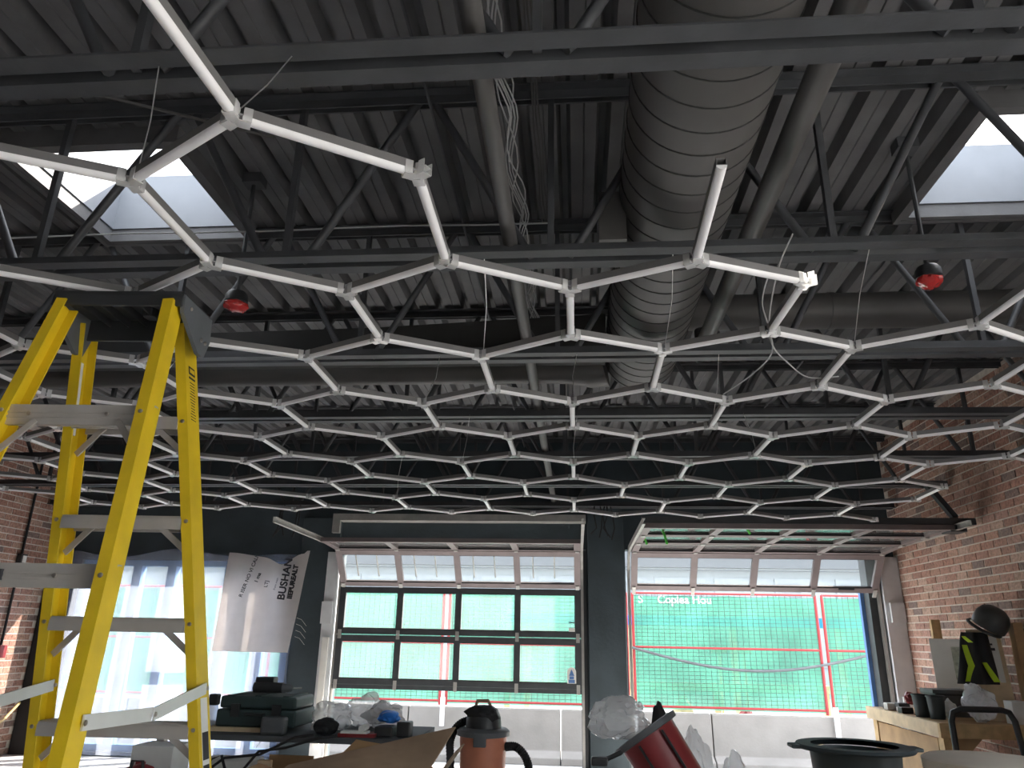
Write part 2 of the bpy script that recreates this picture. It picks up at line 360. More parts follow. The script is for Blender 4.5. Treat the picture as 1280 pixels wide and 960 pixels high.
# skylights
for i, (x0, x1, y0, y1) in enumerate(SKY):
    t = thing('skylight', ((x0+x1)/2, (y0+y1)/2, DECK), ['square roof skylight with white well above the yellow ladder', 'square roof skylight with white well near the right brick wall', 'added square roof skylight with white well, left one of the unseen back pair', 'added square roof skylight with white well, right one of the unseen back pair'][i], 'skylight', 'roof skylights')
    T = .03; H = .36
    for bx in ((x0-.02, x0+.01, y0-.02, y1+.02), (x1-.01, x1+.02, y0-.02, y1+.02), (x0+.01, x1-.01, y0-.02, y0+.01), (x0+.01, x1-.01, y1-.01, y1+.02)):
        MB().box(*bx, DECK-.01, DECK+H).build('well_wall', 'white_curb', t)
    for bx in ((x0-.05, x0+.0, y0-.05, y1+.05), (x1, x1+.05, y0-.05, y1+.05), (x0, x1, y0-.05, y0), (x0, x1, y1, y1+.05)):
        MB().box(*bx, DECK-.09, DECK-.012).build('trim_angle', 'deck_paint', t)
    for bx in ((x0-.06, x0-.031, y0-.06, y1+.06), (x1+.031, x1+.06, y0-.06, y1+.06), (x0-.031, x1+.031, y0-.06, y0-.031), (x0-.031, x1+.031, y1+.031, y1+.06)):
        MB().box(*bx, DECK-.095, DECK+.078).build('trim_angle', 'deck_paint', t)
    MB().box(x0-.02, x1+.02, y0-.02, y1+.02, DECK+H+.002, DECK+H+.010).build('pane', 'glass', t)
    MB().box(x0-.04, x1+.04, y0-.04, y0-.022, DECK+H-.05, DECK+H+.02).build('cap_frame', 'white_curb', t); MB().box(x0-.04, x1+.04, y1+.022, y1+.04, DECK+H-.05, DECK+H+.02).build('cap_frame', 'white_curb', t)

# ================================================================ JOISTS
JY = [1.56, 2.68, 3.80, 5.0, 6.22, 7.46, 8.74]; ZB, ZT = 2.86, 3.70
NODE0, PAN = -.09, 1.125
names = ['seventh', 'sixth', 'fifth', 'fourth', 'third', 'second', 'first']
for ji, y in enumerate(JY):
    t = thing('roof_joist', (-1.5, y, ZB), 'black open-web steel roof joist, %s out from the garage-door wall' % names[ji], 'joist', 'steel roof joists')
    xa, xb = WX0+.01, WX1-.02
    for sgn in (-1, 1):
        MB().angle((xa, y+sgn*.02, ZB), (xb, y+sgn*.02, ZB), .058, .007, (0, 0, 1), sgn).build('bottom_chord', 'steel_black', t)
        c = MB(); c.angle((xa, y+sgn*.014, ZT), (xb, y+sgn*.014, ZT), .05, .008, (0, 0, -1), -sgn); c.build('top_chord', 'steel_black', t)
    k = math.ceil((xa-NODE0)/PAN)
    while NODE0 + k*PAN < xb:
        xn = NODE0 + k*PAN
        MB().bar((xn, y, ZB+.02), (xn, y, ZT-.02), .026, .03, (0, 1, 0)).build('web_bar', 'steel_black', t)
        for d in (-1, 1):
            xt = xn + d*(PAN/2-.03)
            if xa < xt < xb:
                m = MB().tube([(xn+d*.075, y, ZB+.018), (xn+d*.10, y, ZB+.045), (xt-d*.02, y, ZT-.05), (xt, y, ZT-.02)], .019, 8); m.build('web_bar', 'steel_black', t, smooth=50)
        k += 1
# bridging rods that run along the top of the webs
for x, ya, yb, lab in ((-.62, 1.5, 8.8, 'thin black bridging rod by the long conduit pipe'), (1.9, 3.8, 8.8, 'thin black bridging rod near the right brick wall'), (-3.6, 3.8, 8.8, 'thin black bridging rod behind the yellow ladder')):
    tag(MB().tube([(x, ya, ZT-.09), (x, yb, ZT-.09)], .008, 6).build('bridging_rod', 'steel_black'), lab, 'rod')

# ================================================================ DUCTS AND PIPES
duct = thing('spiral_duct', (.44, 2, 3.19), 'large round grey spiral duct running towards the garage doors', 'duct')
DX, DZ, DR, DY0, DY1 = .44, 3.19, .238, -1.0, 4.62
MB().tube([(DX, DY0, DZ), (DX, DY1, DZ)], DR, 48).build('duct_body', 'duct_paint', duct, smooth=40)
MB().lathe([(DR, 0), (DR*.97, .06), (DR*.8, .13), (0.001, .17)], (DX, DY1, DZ), 40, (0, 1, 0)).build('end_cap', 'duct_paint', duct, smooth=40)
y = DY0 + .05; seam = None; k = 0
while y < DY1:
    pts = [(DX+(DR+.001)*math.cos(a), y + .06*((a-math.pi/2)/(2*math.pi)), DZ+(DR+.001)*math.sin(a)) for a in [2*math.pi*i/40 + math.pi/2 for i in range(41)]]
    MB().tube(pts, .0028, 5).build('seam', 'duct_seam', duct); y += .118
MB().box(DX-.33, DX-.215, 2.72, 2.95, 2.97, 3.2).build('side_box', 'duct_paint', duct)
tag(MB().tube([(-6.55, 4.66, 3.09), (-.25, 4.66, 3.09), (-.05, 4.66, 3.09), (.1, 4.64, 3.10), (.2, 4.62, 3.12)], [.078, .078, .085, .13, .15], 24).build('branch_duct', 'duct_paint', smooth=40), 'slim round branch duct flaring into the left side of spiral duct', 'duct')
bd = thing('branch_duct', (2.1, 4.4, 3.27), 'dark round branch duct between spiral duct and right brick wall', 'duct')
MB().tube([(.66, 4.4, 3.385), (3.62, 4.4, 3.385)], .115, 28).build('duct_body', 'duct_paint', bd, smooth=40)
for x in (1.6, 2.7): MB().tube([(x, 4.4, 3.385), (x+.03, 4.4, 3.385)], .119, 28).build('band', 'duct_paint', bd, smooth=40)
dd = MB(); dd.add([(-5.6, 4.05, 2.985), (.19, 4.05, 2.985), (.19, 4.05, 3.235), (-1.2, 4.05, 3.17), (-2.9, 4.05, 3.14), (-5.6, 4.05, 3.13), (-5.6, 4.26, 2.985), (.19, 4.26, 2.985), (.19, 4.26, 3.235), (-1.2, 4.26, 3.17), (-2.9, 4.26, 3.14), (-5.6, 4.26, 3.13)],
       [(0, 1, 2, 3, 4, 5), (11, 10, 9, 8, 7, 6), (0, 6, 7, 1), (1, 7, 8, 2), (2, 8, 9, 3), (3, 9, 10, 4), (4, 10, 11, 5), (5, 11, 6, 0)])
tag(dd.build('flat_duct', 'roof_slab'), 'flat sided black duct resting above a joist left of spiral duct', 'duct')
p = thing('conduit_pipe', (-.27, 3, 2.99), 'long grey pipe running through the joists left of spiral duct', 'pipe')
MB().tube([(-.258, -1, 2.94), (-.258, 8.95, 2.94)], .031, 16).build('pipe_body', 'duct_paint', p, smooth=40)
for yy in (2.72, 5.04, 7.5): MB().tube([(-.258, yy, 2.94), (-.258, yy+.05, 2.94)], .037, 16).build('coupling', 'duct_paint', p, smooth=40)
tag(MB().tube([(.785, -1, 3.1), (.785, 4.22, 3.1), (.785, 4.24, 3.13), (.785, 4.25, 3.2)], .046, 16).build('conduit_pipe', 'duct_paint', smooth=40), 'grey pipe running beside the right flank of spiral duct', 'pipe')
bun = thing('cable_bundle', (-.24, 2.6, 3.3), 'loose bundle of silvery cables along the long conduit pipe', 'cables')
for i in range(6):
    ph = random.random()*6; pts = []
    for j in range(70):
        yy = -.5 + j*.085; pts.append((-.265 + .026*math.sin(yy*9+ph) + .006*i, yy, 3.33 + .02*math.cos(yy*8+ph*2)))
    MB().tube(pts, .0032, 5).build('cable', 'cable_grey', bun)
b2 = thing('cable_bundle', (-.15, 2.6, 3.6), 'dark cables clipped to the deck right of conduit pipe', 'cables')
for i in range(3):
    MB().tube([(-.17+i*.014+.004*math.sin(j*1.1+i), -.5+j*.1, 3.60+.006*math.cos(j+i)) for j in range(42)], .0045, 5).build('cable', 'duct_paint', b2)
# cable strung on joist tops
tag(MB().tube([(-6.4+j*.35, 3.02, 3.25-.012*abs(math.sin(j*.8))) for j in range(19)] , .004, 5).build('strung_cable', 'cable_grey'), 'thin grey cable strung across beneath the roof deck', 'cable')
tag(MB().tube([(-2.9, 2.0, 3.42), (-2.0, 2.2, 3.42), (-1.3, 2.6, 3.45)], .007, 6).build('tension_rod', 'duct_paint'), 'thin slanting rod between joists above the yellow ladder', 'rod')
# hanging red-wrapped detectors
for (x, yy, zz, lab) in ((-1.70, 3.25, 2.97, 'red wrapped ceiling detector on a rod near the yellow ladder'), (1.615, 3.15, 2.975, 'red wrapped ceiling detector on a rod near the right skylight')):
    t = thing('ceiling_detector', (x, yy, zz-.05), lab, 'detector', 'hanging ceiling detectors')
    MB().tube([(x, yy, zz+.03), (x, yy, DECK-.005)], .011, 8).build('rod', 'steel_black', t, smooth=40)
    MB().lathe([(.001, .06), (.045, .055), (.055, .04), (.058, .0), (.05, -.005), (.001, -.005)], (x, yy, zz), 20).build('housing', 'black_plastic', t, smooth=40)
    crumple((x, yy, zz-.015), (.055, .055, .034), x, .3, 3).build('red_cover', 'red_gloss', t)
    MB().box(x-.05, x+.05, yy-.04, yy+.04, DECK-.06, DECK-.004).build('mount', 'steel_black', t)

# ================================================================ HEXAGON LIGHT GRID
S = .44; HX = 3**.5/2*S; GZ = EZ + 2.54266*S
EXC = {(-2, 0.0): .02, (-3, .5): .013, (-1, 1.5): -.017, (1, 1.5): -.039, (0, 2.0): -.015, (-2, 2.0): -.007, (2, 2.0): -.01, (4, 3.0): .014, (1, 3.5): .016, (3, 3.5): .015, (-3, 3.5): .011, (5, 7.5): -.012, (1, 9.5): -.013}
def hv(r, j):
    """grid vertex: row r, half column j; even parity stands nearer, odd parity further in"""
    gy = 1.5*r + (0 if (j-r) % 2 == 0 else .5)
    X = j*HX - .0258*S; Y = (gy+3.056)*S
    dz = -.0288 + .0125*X + .0218*Y - .0003*X*X - .0037*X*Y - .0034*Y*Y + EXC.get((j, gy), 0)
    return Vector((X, Y, GZ+dz))
near = lambda r, j: (j-r) % 2 == 0
zig = {}
for r, lo, hi in ((0, -6, -1), (1, -9, 2), (2, -13, 7), (3, -13, 8), (4, -13, 8), (5, -13, 8), (6, -13, 7), (7, -13, 7), (8, -13, 7)): zig[r] = (lo, hi)
links = []; used = {}
for r, (lo, hi) in zig.items():
    for j in range(lo, hi): links.append(((r, j), (r, j+1)))
    if r < 8:
        for j in range(lo, hi+1):
            if not near(r, j) and zig[r+1][0] <= j <= zig[r+1][1]: links.append(((r, j), (r+1, j)))
links += [((0, 1), (1, 1)), ((1, 4), (2, 4)), ((-1, -2), (0, -2)), ((1, 4), (1, 5))]
for a, b in links:
    for v, o in ((a, b), (b, a)): used.setdefault(v, []).append(o)
hexg = thing('hexagon_light_grid', (-1.2, 4.2, GZ), 'white honeycomb of hexagon light tubes hung below the black joists', 'light grid')
Lb = S-.03
tube_upper = MB()  # upper part of the white tube, grey stands in for its shaded sides
tube_upper.box(-Lb/2, Lb/2, -.013, .013, .016, .020); tube_upper.box(-Lb/2, Lb/2, -.013, -.011, -.004, .016); tube_upper.box(-Lb/2, Lb/2, .011, .013, -.004, .016); tube_upper.box(-Lb/2, Lb/2, -.011, .011, -.004, -.002)
tube_upper_me = tube_upper.mesh('light_tube')
dif = MB(); n = 9; pr = [(.0135*math.cos(math.pi+math.pi*i/(n-1)), -.004 + .013*math.sin(math.pi+math.pi*i/(n-1))) for i in range(n)]
dif.add([(x, py, pz) for x in (-Lb/2, Lb/2) for py, pz in pr], [(i, i+1, n+i+1, n+i) for i in range(n-1)] + [(0, n, 2*n-1, n-1)] + [tuple(range(n)), tuple(range(2*n-1, n-1, -1))])
dif_me = dif.mesh('diffuser', smooth=50)
conn = {}
for key, angs in (('n', (-90, 30, 150)), ('a', (90, -30, -150))):
    c = MB(); c.tube([(0, 0, -.018), (0, 0, .022)], .009, 10)
    for a in angs:
        d = Vector((math.cos(math.radians(a)), math.sin(math.radians(a)), 0))
        c.bar(d*.004, d*.036, .02, .004); c.frame(d*.02 + Vector((0, 0, -.0185)), d, Vector((-d.y, d.x, 0)), Vector((0, 0, 1)), .03, .028, .003)
        b = Vector((-d.y, d.x, 0))
        for sg in (-1, 1): c.frame(d*.026 + b*sg*.0145, d, b, Vector((0, 0, 1)), .020, .002, .036)
    conn[key] = c.mesh('connector')
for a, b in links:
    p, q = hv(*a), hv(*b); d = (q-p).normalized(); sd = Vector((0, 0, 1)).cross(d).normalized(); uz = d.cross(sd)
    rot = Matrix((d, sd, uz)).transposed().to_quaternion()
    tb = inst('light_tube', tube_upper_me, 'tube_side_shade', hexg, (p+q)/2, rot)
    dfo = bpy.data.objects.new('diffuser', dif_me); COL.objects.link(dfo); dfo.parent = tb
    if not dif_me.materials: dif_me.materials.append(MATS['tube_white'])
for v in used:
    if v == (0, 1): continue
    inst('connector', conn['n' if near(*v) else 'a'], 'clear_plastic', hexg, hv(*v))
for v in [(0, -3), (0, -2), (1, -4), (1, -2), (1, 0), (1, 1), (1, 2), (2, -1), (2, 1), (2, 3), (3, 0), (3, -2), (3, 3), (4, -1), (4, 2), (5, -2), (5, 3), (6, 0), (7, -4), (3, -6)]:
    p = hv(*v); jy = min(JY, key=lambda t_: abs(t_-p.y))
    if abs(jy-p.y) > .36: continue
    e = random.uniform(-.02, .02)
    MB().tube([p + Vector((.01, 0, .02)), p + Vector((.02+e, (jy-p.y)*.5, .18)), Vector((p.x+.03, jy-.03, ZB+.02)), Vector((p.x+.035, jy+.02, ZB+.07)), Vector((p.x+.05, jy+.03, ZB+.03))], .0017, 5).build('hanger_wire', 'wire', hexg)
def spline(P, n=8):
    P = [Vector(q) for q in P]; out = []
    for i in range(len(P)-1):
        p0, p1, p2, p3 = P[max(i-1, 0)], P[i], P[i+1], P[min(i+2, len(P)-1)]
        for k in range(n):
            t = k/n; out.append(.5*((2*p1)+(p2-p0)*t+(2*p0-5*p1+4*p2-p3)*t*t+(3*p1-p0-3*p2+p3)*t**3))
    return out + [P[-1]]
# loose leads hanging off the open end near the sunlit joint
p = hv(2, 2)
MB().tube(spline([p + Vector((.06, -.2, .30)), p + Vector((.03, -.08, .22)), p + Vector((.0, .0, .05)), p + Vector((.03, .1, -.02)), p + Vector((.14, .3, -.02)), p + Vector((.30, .55, .0)), p + Vector((.45, .6, .02))]), .003, 6).build('lead', 'cable_grey', hexg)
MB().tube(spline([p + Vector((.02, .0, .25)), p + Vector((-.02, .0, .12)), p + Vector((.0, .01, .0)), p + Vector((.05, .2, -.02)), p + Vector((.02, .42, -.03)), p + Vector((-.07, .6, -.06))]), .003, 6).build('lead', 'cable_grey', hexg)

# ================================================================ GARAGE DOORS
def door_section(door, p0, p1, x0, x1, frame_m, ncol=4, label=None):
    """one glazed door section between p0 and p1 (y, z), seen from the room"""
    P0 = Vector((0, p0[0], p0[1])); P1 = Vector((0, p1[0], p1[1])); a = (P1-P0); Hh = a.length; a.normalize(); X = Vector((1, 0, 0)); n = X.cross(a)
    cx = (x0+x1)/2; Wd = x1-x0; th = .045; rl = .062; st = .072
    m = MB()
    m.frame(P0 + a*(rl/2+.003) + X*cx, X, a, n, Wd, rl, th); m.frame(P1 - a*(rl/2+.003) + X*cx, X, a, n, Wd, rl, th)
    sec = m.build('door_section', frame_m, door)
    for i in range(ncol+1):
        xx = x0 + st/2 + (Wd-st)*i/ncol
        MB().frame((P0+P1)/2 + X*xx, X, a, n, st, Hh-.006-2*rl, th*.98).build('stile', frame_m, sec)
        MB().frame(P0 + X*xx - n*(-.028) , X, a, n, .04, .10, .012).build('hinge', 'galvanised', sec)
    for i in range(ncol):
        xa = x0 + st + (Wd-st)*i/ncol; xb = x0 + (Wd-st)*(i+1)/ncol
        MB().frame((P0+P1)/2 + X*(xa+xb)/2, X, a, n, xb-xa+.01, Hh-2*rl+.004, .006).build('pane', 'glass', sec)
        g = .008; pz = (P0+P1)/2 + X*(xa+xb)/2 + n*.012
        bead = MB(); hh = Hh-2*rl-.006
        bead.frame(pz + a*(hh/2-g/2), X, a, n, xb-xa, g, .012); bead.frame(pz - a*(hh/2-g/2), X, a, n, xb-xa, g, .012)
        bead.build('gasket', 'rubber_dark', sec)
    return sec
def door(name, dx0, dx1, secs, label, yend):
    d = thing(name, ((dx0+dx1)/2, 8.9, 0), label, None, None, 'structure')
    last = None
    for q, (p0, p1, m) in enumerate(secs): last = door_section(d, p0, p1, dx0+.05, dx1-.05, m)
    for sx, xx in ((1, dx0+.02), (-1, dx1-.02)):     # tracks: vertical, curve, horizontal, each a bent strip with two lips
        path = [(8.95, 0.02), (8.95, 1.95)] + [(8.95-.36*(1-math.cos(t)), 1.95+.43*math.sin(t)) for t in [math.pi/2*i/6 for i in range(1, 7)]] + [(yend, 2.40)]
        m = MB()
        for (ya, za), (yb, zb) in zip(path, path[1:]):
            m.bar((xx, ya, za), (xx, yb, zb), .006, .05, (1, 0, 0)) if False else m.bar((xx, ya, za), (xx, yb, zb), .05, .006, (1, 0, 0))
            nrm = Vector((0, za-zb, yb-ya)).normalized()*.025
            for s_ in (-1, 1): m.bar(Vector((xx+sx*.012, ya, za))+nrm*s_, Vector((xx+sx*.012, yb, zb))+nrm*s_, .005, .028, (1, 0, 0))
        m.build('track', 'galvanised', d)
    return d
TL = ((8.93, 1.945), (8.585, 2.335))
s1 = [((8.93, .845), (8.93, 1.385), 'black_or_backlit'), ((8.93, 1.39), (8.93, 1.93), 'black_or_backlit'), (TL[0], TL[1], 'door_frame'), ((8.56, 2.345), (8.03, 2.375), 'door_frame')]  # upright sections: same frame as the tilted one, backlit shade put into the colour
dr1 = door('door_1', D1[0], D1[1]-.02, s1, 'half raised glazed sectional garage door left of the dark pilaster', 6.75)
s2 = [(TL[0], TL[1], 'door_frame'), ((8.56, 2.345), (8.03, 2.375), 'door_frame'), ((8.02, 2.377), (7.49, 2.39), 'door_frame'), ((7.48, 2.39), (6.95, 2.395), 'door_frame')]
dr2 = door('door_2', D2[0], D2[1]+.02, s2, 'fully raised glazed sectional garage door beside the right brick wall', 6.72)
# bottom seal of door 1, cable handles, stickers, u-shaped rods on the tilted section
MB().box(D1[0]+.05, D1[1]-.07, 8.905, 8.955, .80, .845).build('bottom_seal', 'black_or_backlit', dr1)
MB().box(2.95, 3.12, 8.86, 8.885, 1.96, 1.985).build('lift_handle', 'black_or_backlit', dr2)
for i in range(4):
    xa = -2.86 + .26 + i*.70; a = Vector((0, TL[1][0]-TL[0][0], TL[1][1]-TL[0][1])).normalized(); nn = Vector((1, 0, 0)).cross(a)
    b0 = Vector((xa, TL[0][0], TL[0][1])) + a*.10 - nn*.05; ht = .33
    MB().tube([b0, b0+a*ht, b0+a*ht+Vector((.25, 0, 0)), b0+Vector((.25, 0, 0))], .009, 8).build('rod_loop', 'galvanised', dr1)
st = MB(); st.box(-.11, -.01, 8.897, 8.903, .91, 1.03); st.lathe([(.001, 0), (.05, 0), (.05, .006), (.001, .006)], (-.06, 8.903, 1.03), 20, (0, -1, 0)); so_ = st.build('sticker', 'label_white', dr1)
ic = MB(); ic.box(-.095, -.025, 8.893, 8.896, .915, .95); ic.box(-.085, -.035, 8.893, 8.896, .955, .985); ic.add([(-.09, 8.893, .99), (-.03, 8.893, .99), (-.06, 8.893, 1.06), (-.09, 8.896, .99), (-.03, 8.896, .99), (-.06, 8.896, 1.06)], [(0, 1, 2), (5, 4, 3), (0, 3, 4, 1), (1, 4, 5, 2), (2, 5, 3, 0)])
ic.build('emblem', 'blue_frame', so_)
MB().box(-.09, -.02, 8.897, 8.903, 1.46, 1.50).build('sticker', 'label_white', dr1); MB().box(-.09, -.02, 8.897, 8.903, 1.555, 1.568).build('sticker', 'ink', dr1)
# torsion bar at the end of the right door tracks with strut and green cords
tb = thing('torsion_bar', (2, 6.92, 2.44), 'black bar across the ends of the right door tracks', 'bar')
MB().box(.62, 3.6, 6.99, 7.05, 2.425, 2.485).build('bar_body', 'black_or_backlit', tb)
MB().bar((3.44, 7.02, 2.485), (3.36, 7.30, 2.86), .05, .05, (0, 1, 0)).build('strut', 'black_or_backlit', tb)
MB().box(3.36, 3.5, 6.97, 7.15, 2.36, 2.425).build('bracket', 'black_or_backlit', tb)
for x, yy, l_, lab in ((.83, 7.3, .30, 'bright green cord dangling by the raised right door'), (.68, 7.75, .2, 'short green cord tied near the pilaster'), (1.6, 7.2, .12, 'green tape scrap on the raised right door')):
    tag(MB().tube([(x, yy, 2.42), (x+.03, yy, 2.42-l_*.25), (x+.05, yy+.02, 2.42-l_*.5)], .012, 8).build('green_cord', 'green_rod'), lab, 'cord')
# scraps that dangle from a joist beside the doors
for x, lab in ((-3.45, 'bundle of dark cable scraps hanging left of the left door'), (.30, 'bundle of dark cable scraps hanging over the pilaster')):
    t = thing('cable_scraps', (x, 8.62, 2.6), lab, 'cables')
    for i in range(5):
        xx = x + random.uniform(-.12, .12)
        MB().tube([(xx, 8.70, 2.87), (xx+random.uniform(-.03, .03), 8.62, 2.75), (xx+random.uniform(-.05, .05), 8.62, 2.60), (xx+random.uniform(-.05, .05), 8.62, 2.45+random.random()*.1)], .008, 6).build('strand', 'rubber_dark', t)

# ================================================================ LEFT WINDOW, PLASTIC FILM, TARP
wn = thing('window_1', (-4.8, 9.1, .05), 'wide storefront window with blue mullions behind plastic sheeting', None, None, 'structure')
for bx in ((WIN[0], WIN[1], 9.05, 9.13, WIN[2], WIN[2]+.07), (WIN[0], WIN[1], 9.05, 9.13, WIN[3]-.07, WIN[3])): MB().box(*bx).build('frame', 'blue_frame', wn)
mull = [WIN[0]+.04, -5.47, -5.02, -4.28, -3.80, WIN[1]-.04]
for i, x in enumerate(mull):
    MB().box(x-.055, x+.055, 9.03, 9.14, WIN[2]+.07, WIN[3]-.07).build('mullion', 'blue_frame', wn)
for a, b in zip(mull, mull[1:]): MB().box(a+.055, b-.055, 9.08, 9.088, WIN[2]+.07, WIN[3]-.07).build('pane', 'glass', wn)
MB().box(-5.0, -4.3, 9.05, 9.12, 1.02, 1.07).build('transom', 'label_white', wn)
def fy_(x, z): return 8.945 + .016*noise.noise(Vector((x*.9, z*.8, 3))) + .006*noise.noise(Vector((x*5, z*2.5, 1)))
def filmf(u, v):
    x = -6.32 + 2.95*u; top = 2.33 - .06*math.sin(u*math.pi*2.2)**2 - .03*math.sin(u*9)
    z = .02 + (top-.02)*v; return (x, fy_(x, z), z)
pf = MB().sheet(filmf, 60, 40, .004, (0, -1, 0)).build('plastic_sheet', 'poly_film', smooth=80); tag(pf, 'clear plastic sheeting taped over the left storefront window', 'sheet')
def tarpf(u, v):
    x = -4.26 + .93*u + .03*(v-.5) + .09*u*v - .02*(1-v)
    top = 2.31 - .05*math.sin(min(1, u*1.0)*math.pi)**2 - .10*math.exp(-((u-.68)/.13)**2) + .03*(u > .95)
    z = 1.17 + (top-1.17)*v; return (x, 8.90 + .02*noise.noise(Vector((x*3, z*1.5, 9))) - .01*u, z)
tp = MB().sheet(tarpf, 30, 26, .005, (0, -1, 0)).build('tarp', 'tarp_white', smooth=80); tag(tp, 'white woven tarp with black print hanging over the plastic sheeting', 'tarp')
dn = Vector((.10, 0, 1)).normalized(); rg = Vector((1, 0, -.1))
text('print', 'BUSHAN', .125, 'ink', tp, (-3.475, 8.862, 1.755), dn, -rg, .004)
text('print', 'IIEPUREALT', .078, 'ink', tp, (-3.385, 8.862, 1.77), dn, -rg, .005)
text('print', 'LTJ', .06, 'ink', tp, (-3.70, 8.862, 1.90), dn, -rg, .001)
text('print', 'R ISER NO VI CALI', .062, 'ink', tp, (-4.0, 8.862, 1.78), Vector((.3, 0, 1)), (-1, 0, .3), .001)
text('print', '1 ma', .06, 'ink', tp, (-3.83, 8.862, 1.95), Vector((.3, 0, 1)), (-1, 0, .3), .002)
text('print', 'from main', .035, 'ink', tp, (-3.60, 8.862, 1.87), Vector((.2, 0, 1)), (-1, 0, .2))
for i in range(4):
    z = 1.35 + i*.07; tag(MB().tube([(-3.30, 8.88, z), (-3.24, 8.88, z-.02), (-3.18, 8.9, z-.09)], .002, 5).build('loose_thread', 'label_white', tp))
# black trim and conduit on left brick wall
tag(MB().box(WX0+.015, WIN[0]-.14, 8.93, 8.995, 0, 2.5).build('trim_1', 'rubber_dark'), 'black painted corner strip beside the left brick wall', kind='structure')
c = thing('wall_conduit', (WX0+.03, 8.41, 1.1), 'thin black conduit with box on the left brick wall', 'conduit')
MB().tube([(WX0+.03, 8.41, 3.4), (WX0+.03, 8.41, 1.2)], .014, 8).build('pipe_body', 'rubber_dark', c, smooth=40)
bx = MB().box(WX0+.012, WX0+.07, 8.36, 8.46, 2.10, 2.22).build('junction_box', 'black_plastic', c, bevel=.004); MB().box(WX0+.07, WX0+.076, 8.385, 8.445, 2.12, 2.2).build('switch_plate', 'label_white', bx)
fa = MB().box(WX0+.012, WX0+.08, 8.34, 8.46, 1.06, 1.2).build('alarm_pull', 'red_plastic', bevel=.005); tag(fa, 'small red fire alarm box under the wall conduit', 'alarm box')
tag(MB().tube([(WX0+.04, 8.85, .52), (WX0+.12, 8.8, .56), (WX0+.2, 8.5, .42), (WX0+.25, 8.0, .2), (WX0+.3, 7.6, .03)], .014, 8).build('yellow_hose', 'hose_yellow', smooth=40), 'tan hose running down the left brick wall', 'hose')

# ================================================================ STREET OUTSIDE
FY = 12.2; BZ = .36; FT = 2.085
jx = [-11.6, -9.35, -7.1, -4.85, -2.58, -.25, 1.98, 4.3, 6.6, 8.9]
lab = ['far left', '', '', '', '', '', '', '', '']
near_by = ['outside beyond the left brick wall, third from the window', 'outside past the left brick wall, second from the window', 'outside behind the left edge of plastic sheeting', 'outside behind the hanging white tarp', 'outside behind the half raised door, with white post', 'outside behind the shop vacuum, with green spot', 'outside behind the trash bags and pilaster', 'outside behind the workbench, beyond the bolt-hole block', 'outside beyond the right brick wall']
for i, (a, b) in enumerate(zip(jx, jx[1:])):
    m = MB(); prof = [(-.30, -.37), (-.30, -.27), (-.13, -.20), (-.10, BZ), (.10, BZ), (.13, -.20), (.30, -.27), (.30, -.37)]
    vs = [(x, FY+py, pz) for x in (a+.008, b-.008) for py, pz in prof]; N = len(prof)
    m.add(vs, [(k, (k+1) % N, N+(k+1) % N, N+k) for k in range(N)] + [tuple(range(N)), tuple(range(2*N-1, N-1, -1))])
    t = m.build('concrete_barrier', 'concrete', bevel=.012); tag(t, 'grey concrete barrier block ' + near_by[i], 'barrier', 'concrete barriers on the street')
    if i in (4, 5, 6): MB().lathe([(.001, 0), (.05, 0), (.05, .01), (.03, .01), (.001, .004)], ((a+b)/2+.35, FY-.125, .02), 16, (0, -1, 0)).build('bolt_socket', 'green_rod' if i == 5 else 'lumber_pale', t)
px0 = [-10.75 + 2.9*k for k in range(8)]
fl = ['outside past the left brick wall', 'outside behind the left half of plastic sheeting', 'outside behind the hanging tarp', 'outside behind the half raised door', 'outside behind the shop vacuum and pilaster', 'outside the fully raised door', 'outside behind the workbench', 'outside past the right brick wall']
fl = ['outside past the left brick wall', 'outside behind the left half of plastic sheeting', 'outside behind the white tarp', 'outside filling most of the half raised door', 'outside filling most of the fully raised door', 'outside just past the blue edged door post', 'outside past the right brick wall']
for i, a in enumerate(px0[:7]):
    b = a + 2.86; yy = FY-.02
    t = thing('temporary_fence', ((a+b)/2, yy, BZ), 'red framed temporary fence panel with green screen ' + fl[i], 'fence', 'temporary fence panels')
    for x in (a+.03, b-.03): MB().tube([(x, yy, BZ+.02), (x, yy, FT)], .022, 10).build('post', 'fence_red', t, smooth=40)
    for z in (FT, 1.28, .44): MB().tube([(a+.03, yy, z), (b-.03, yy, z)], .017, 8).build('rail', 'fence_red', t, smooth=40)
    wm = MB(); x = a+.08
    while x < b-.05: wm.box(x-.0026, x+.0026, yy-.002, yy+.002, .44, FT); x += .085
    z = .5
    while z < FT: wm.box(a+.04, b-.04, yy-.004, yy, z-.0028, z+.0028); z += .055
    tag(wm.build('wire_mesh', 'fence_wire', t), kind='stuff')
    def cl(u, v, a=a, b=b): return (a+.02+(b-a-.04)*u, FY+.05+.02*math.sin(a+u*5+v*2)+.008*math.sin(v*9+u*3), .40+(FT-.03-.02*math.sin(u*12)**2-.40)*v)
    MB().sheet(cl, 40, 24, .003, (0, 1, 0)).build('screen_cloth', 'green_cloth', t, smooth=80)
    if 2 <= i <= 5: tag(MB().box(a-.03, a+.04, FY-.185, FY-.15, .10, .50).build('fence_foot', 'white_paint', bevel=.004), 'white fence foot standing against the concrete barrier ' + ['behind the plastic sheeting', 'seen below the half raised door', 'beside the dark pilaster', 'seen through the fully raised door'][i-2], 'stake', 'white fence feet at the barrier')  # foot of the temporary fence, built as a separate object
    if i == 4:
        text('print', 'S', .17, 'white_paint', t, (a+.12, FY-.01, FT-.15), (1, 0, 0), (0, 0, 1), .004)
        text('print', 'Coplea Hou', .17, 'white_paint', t, (a+.42, FY-.01, FT-.15), (1, 0, 0), (0, 0, 1), .004)
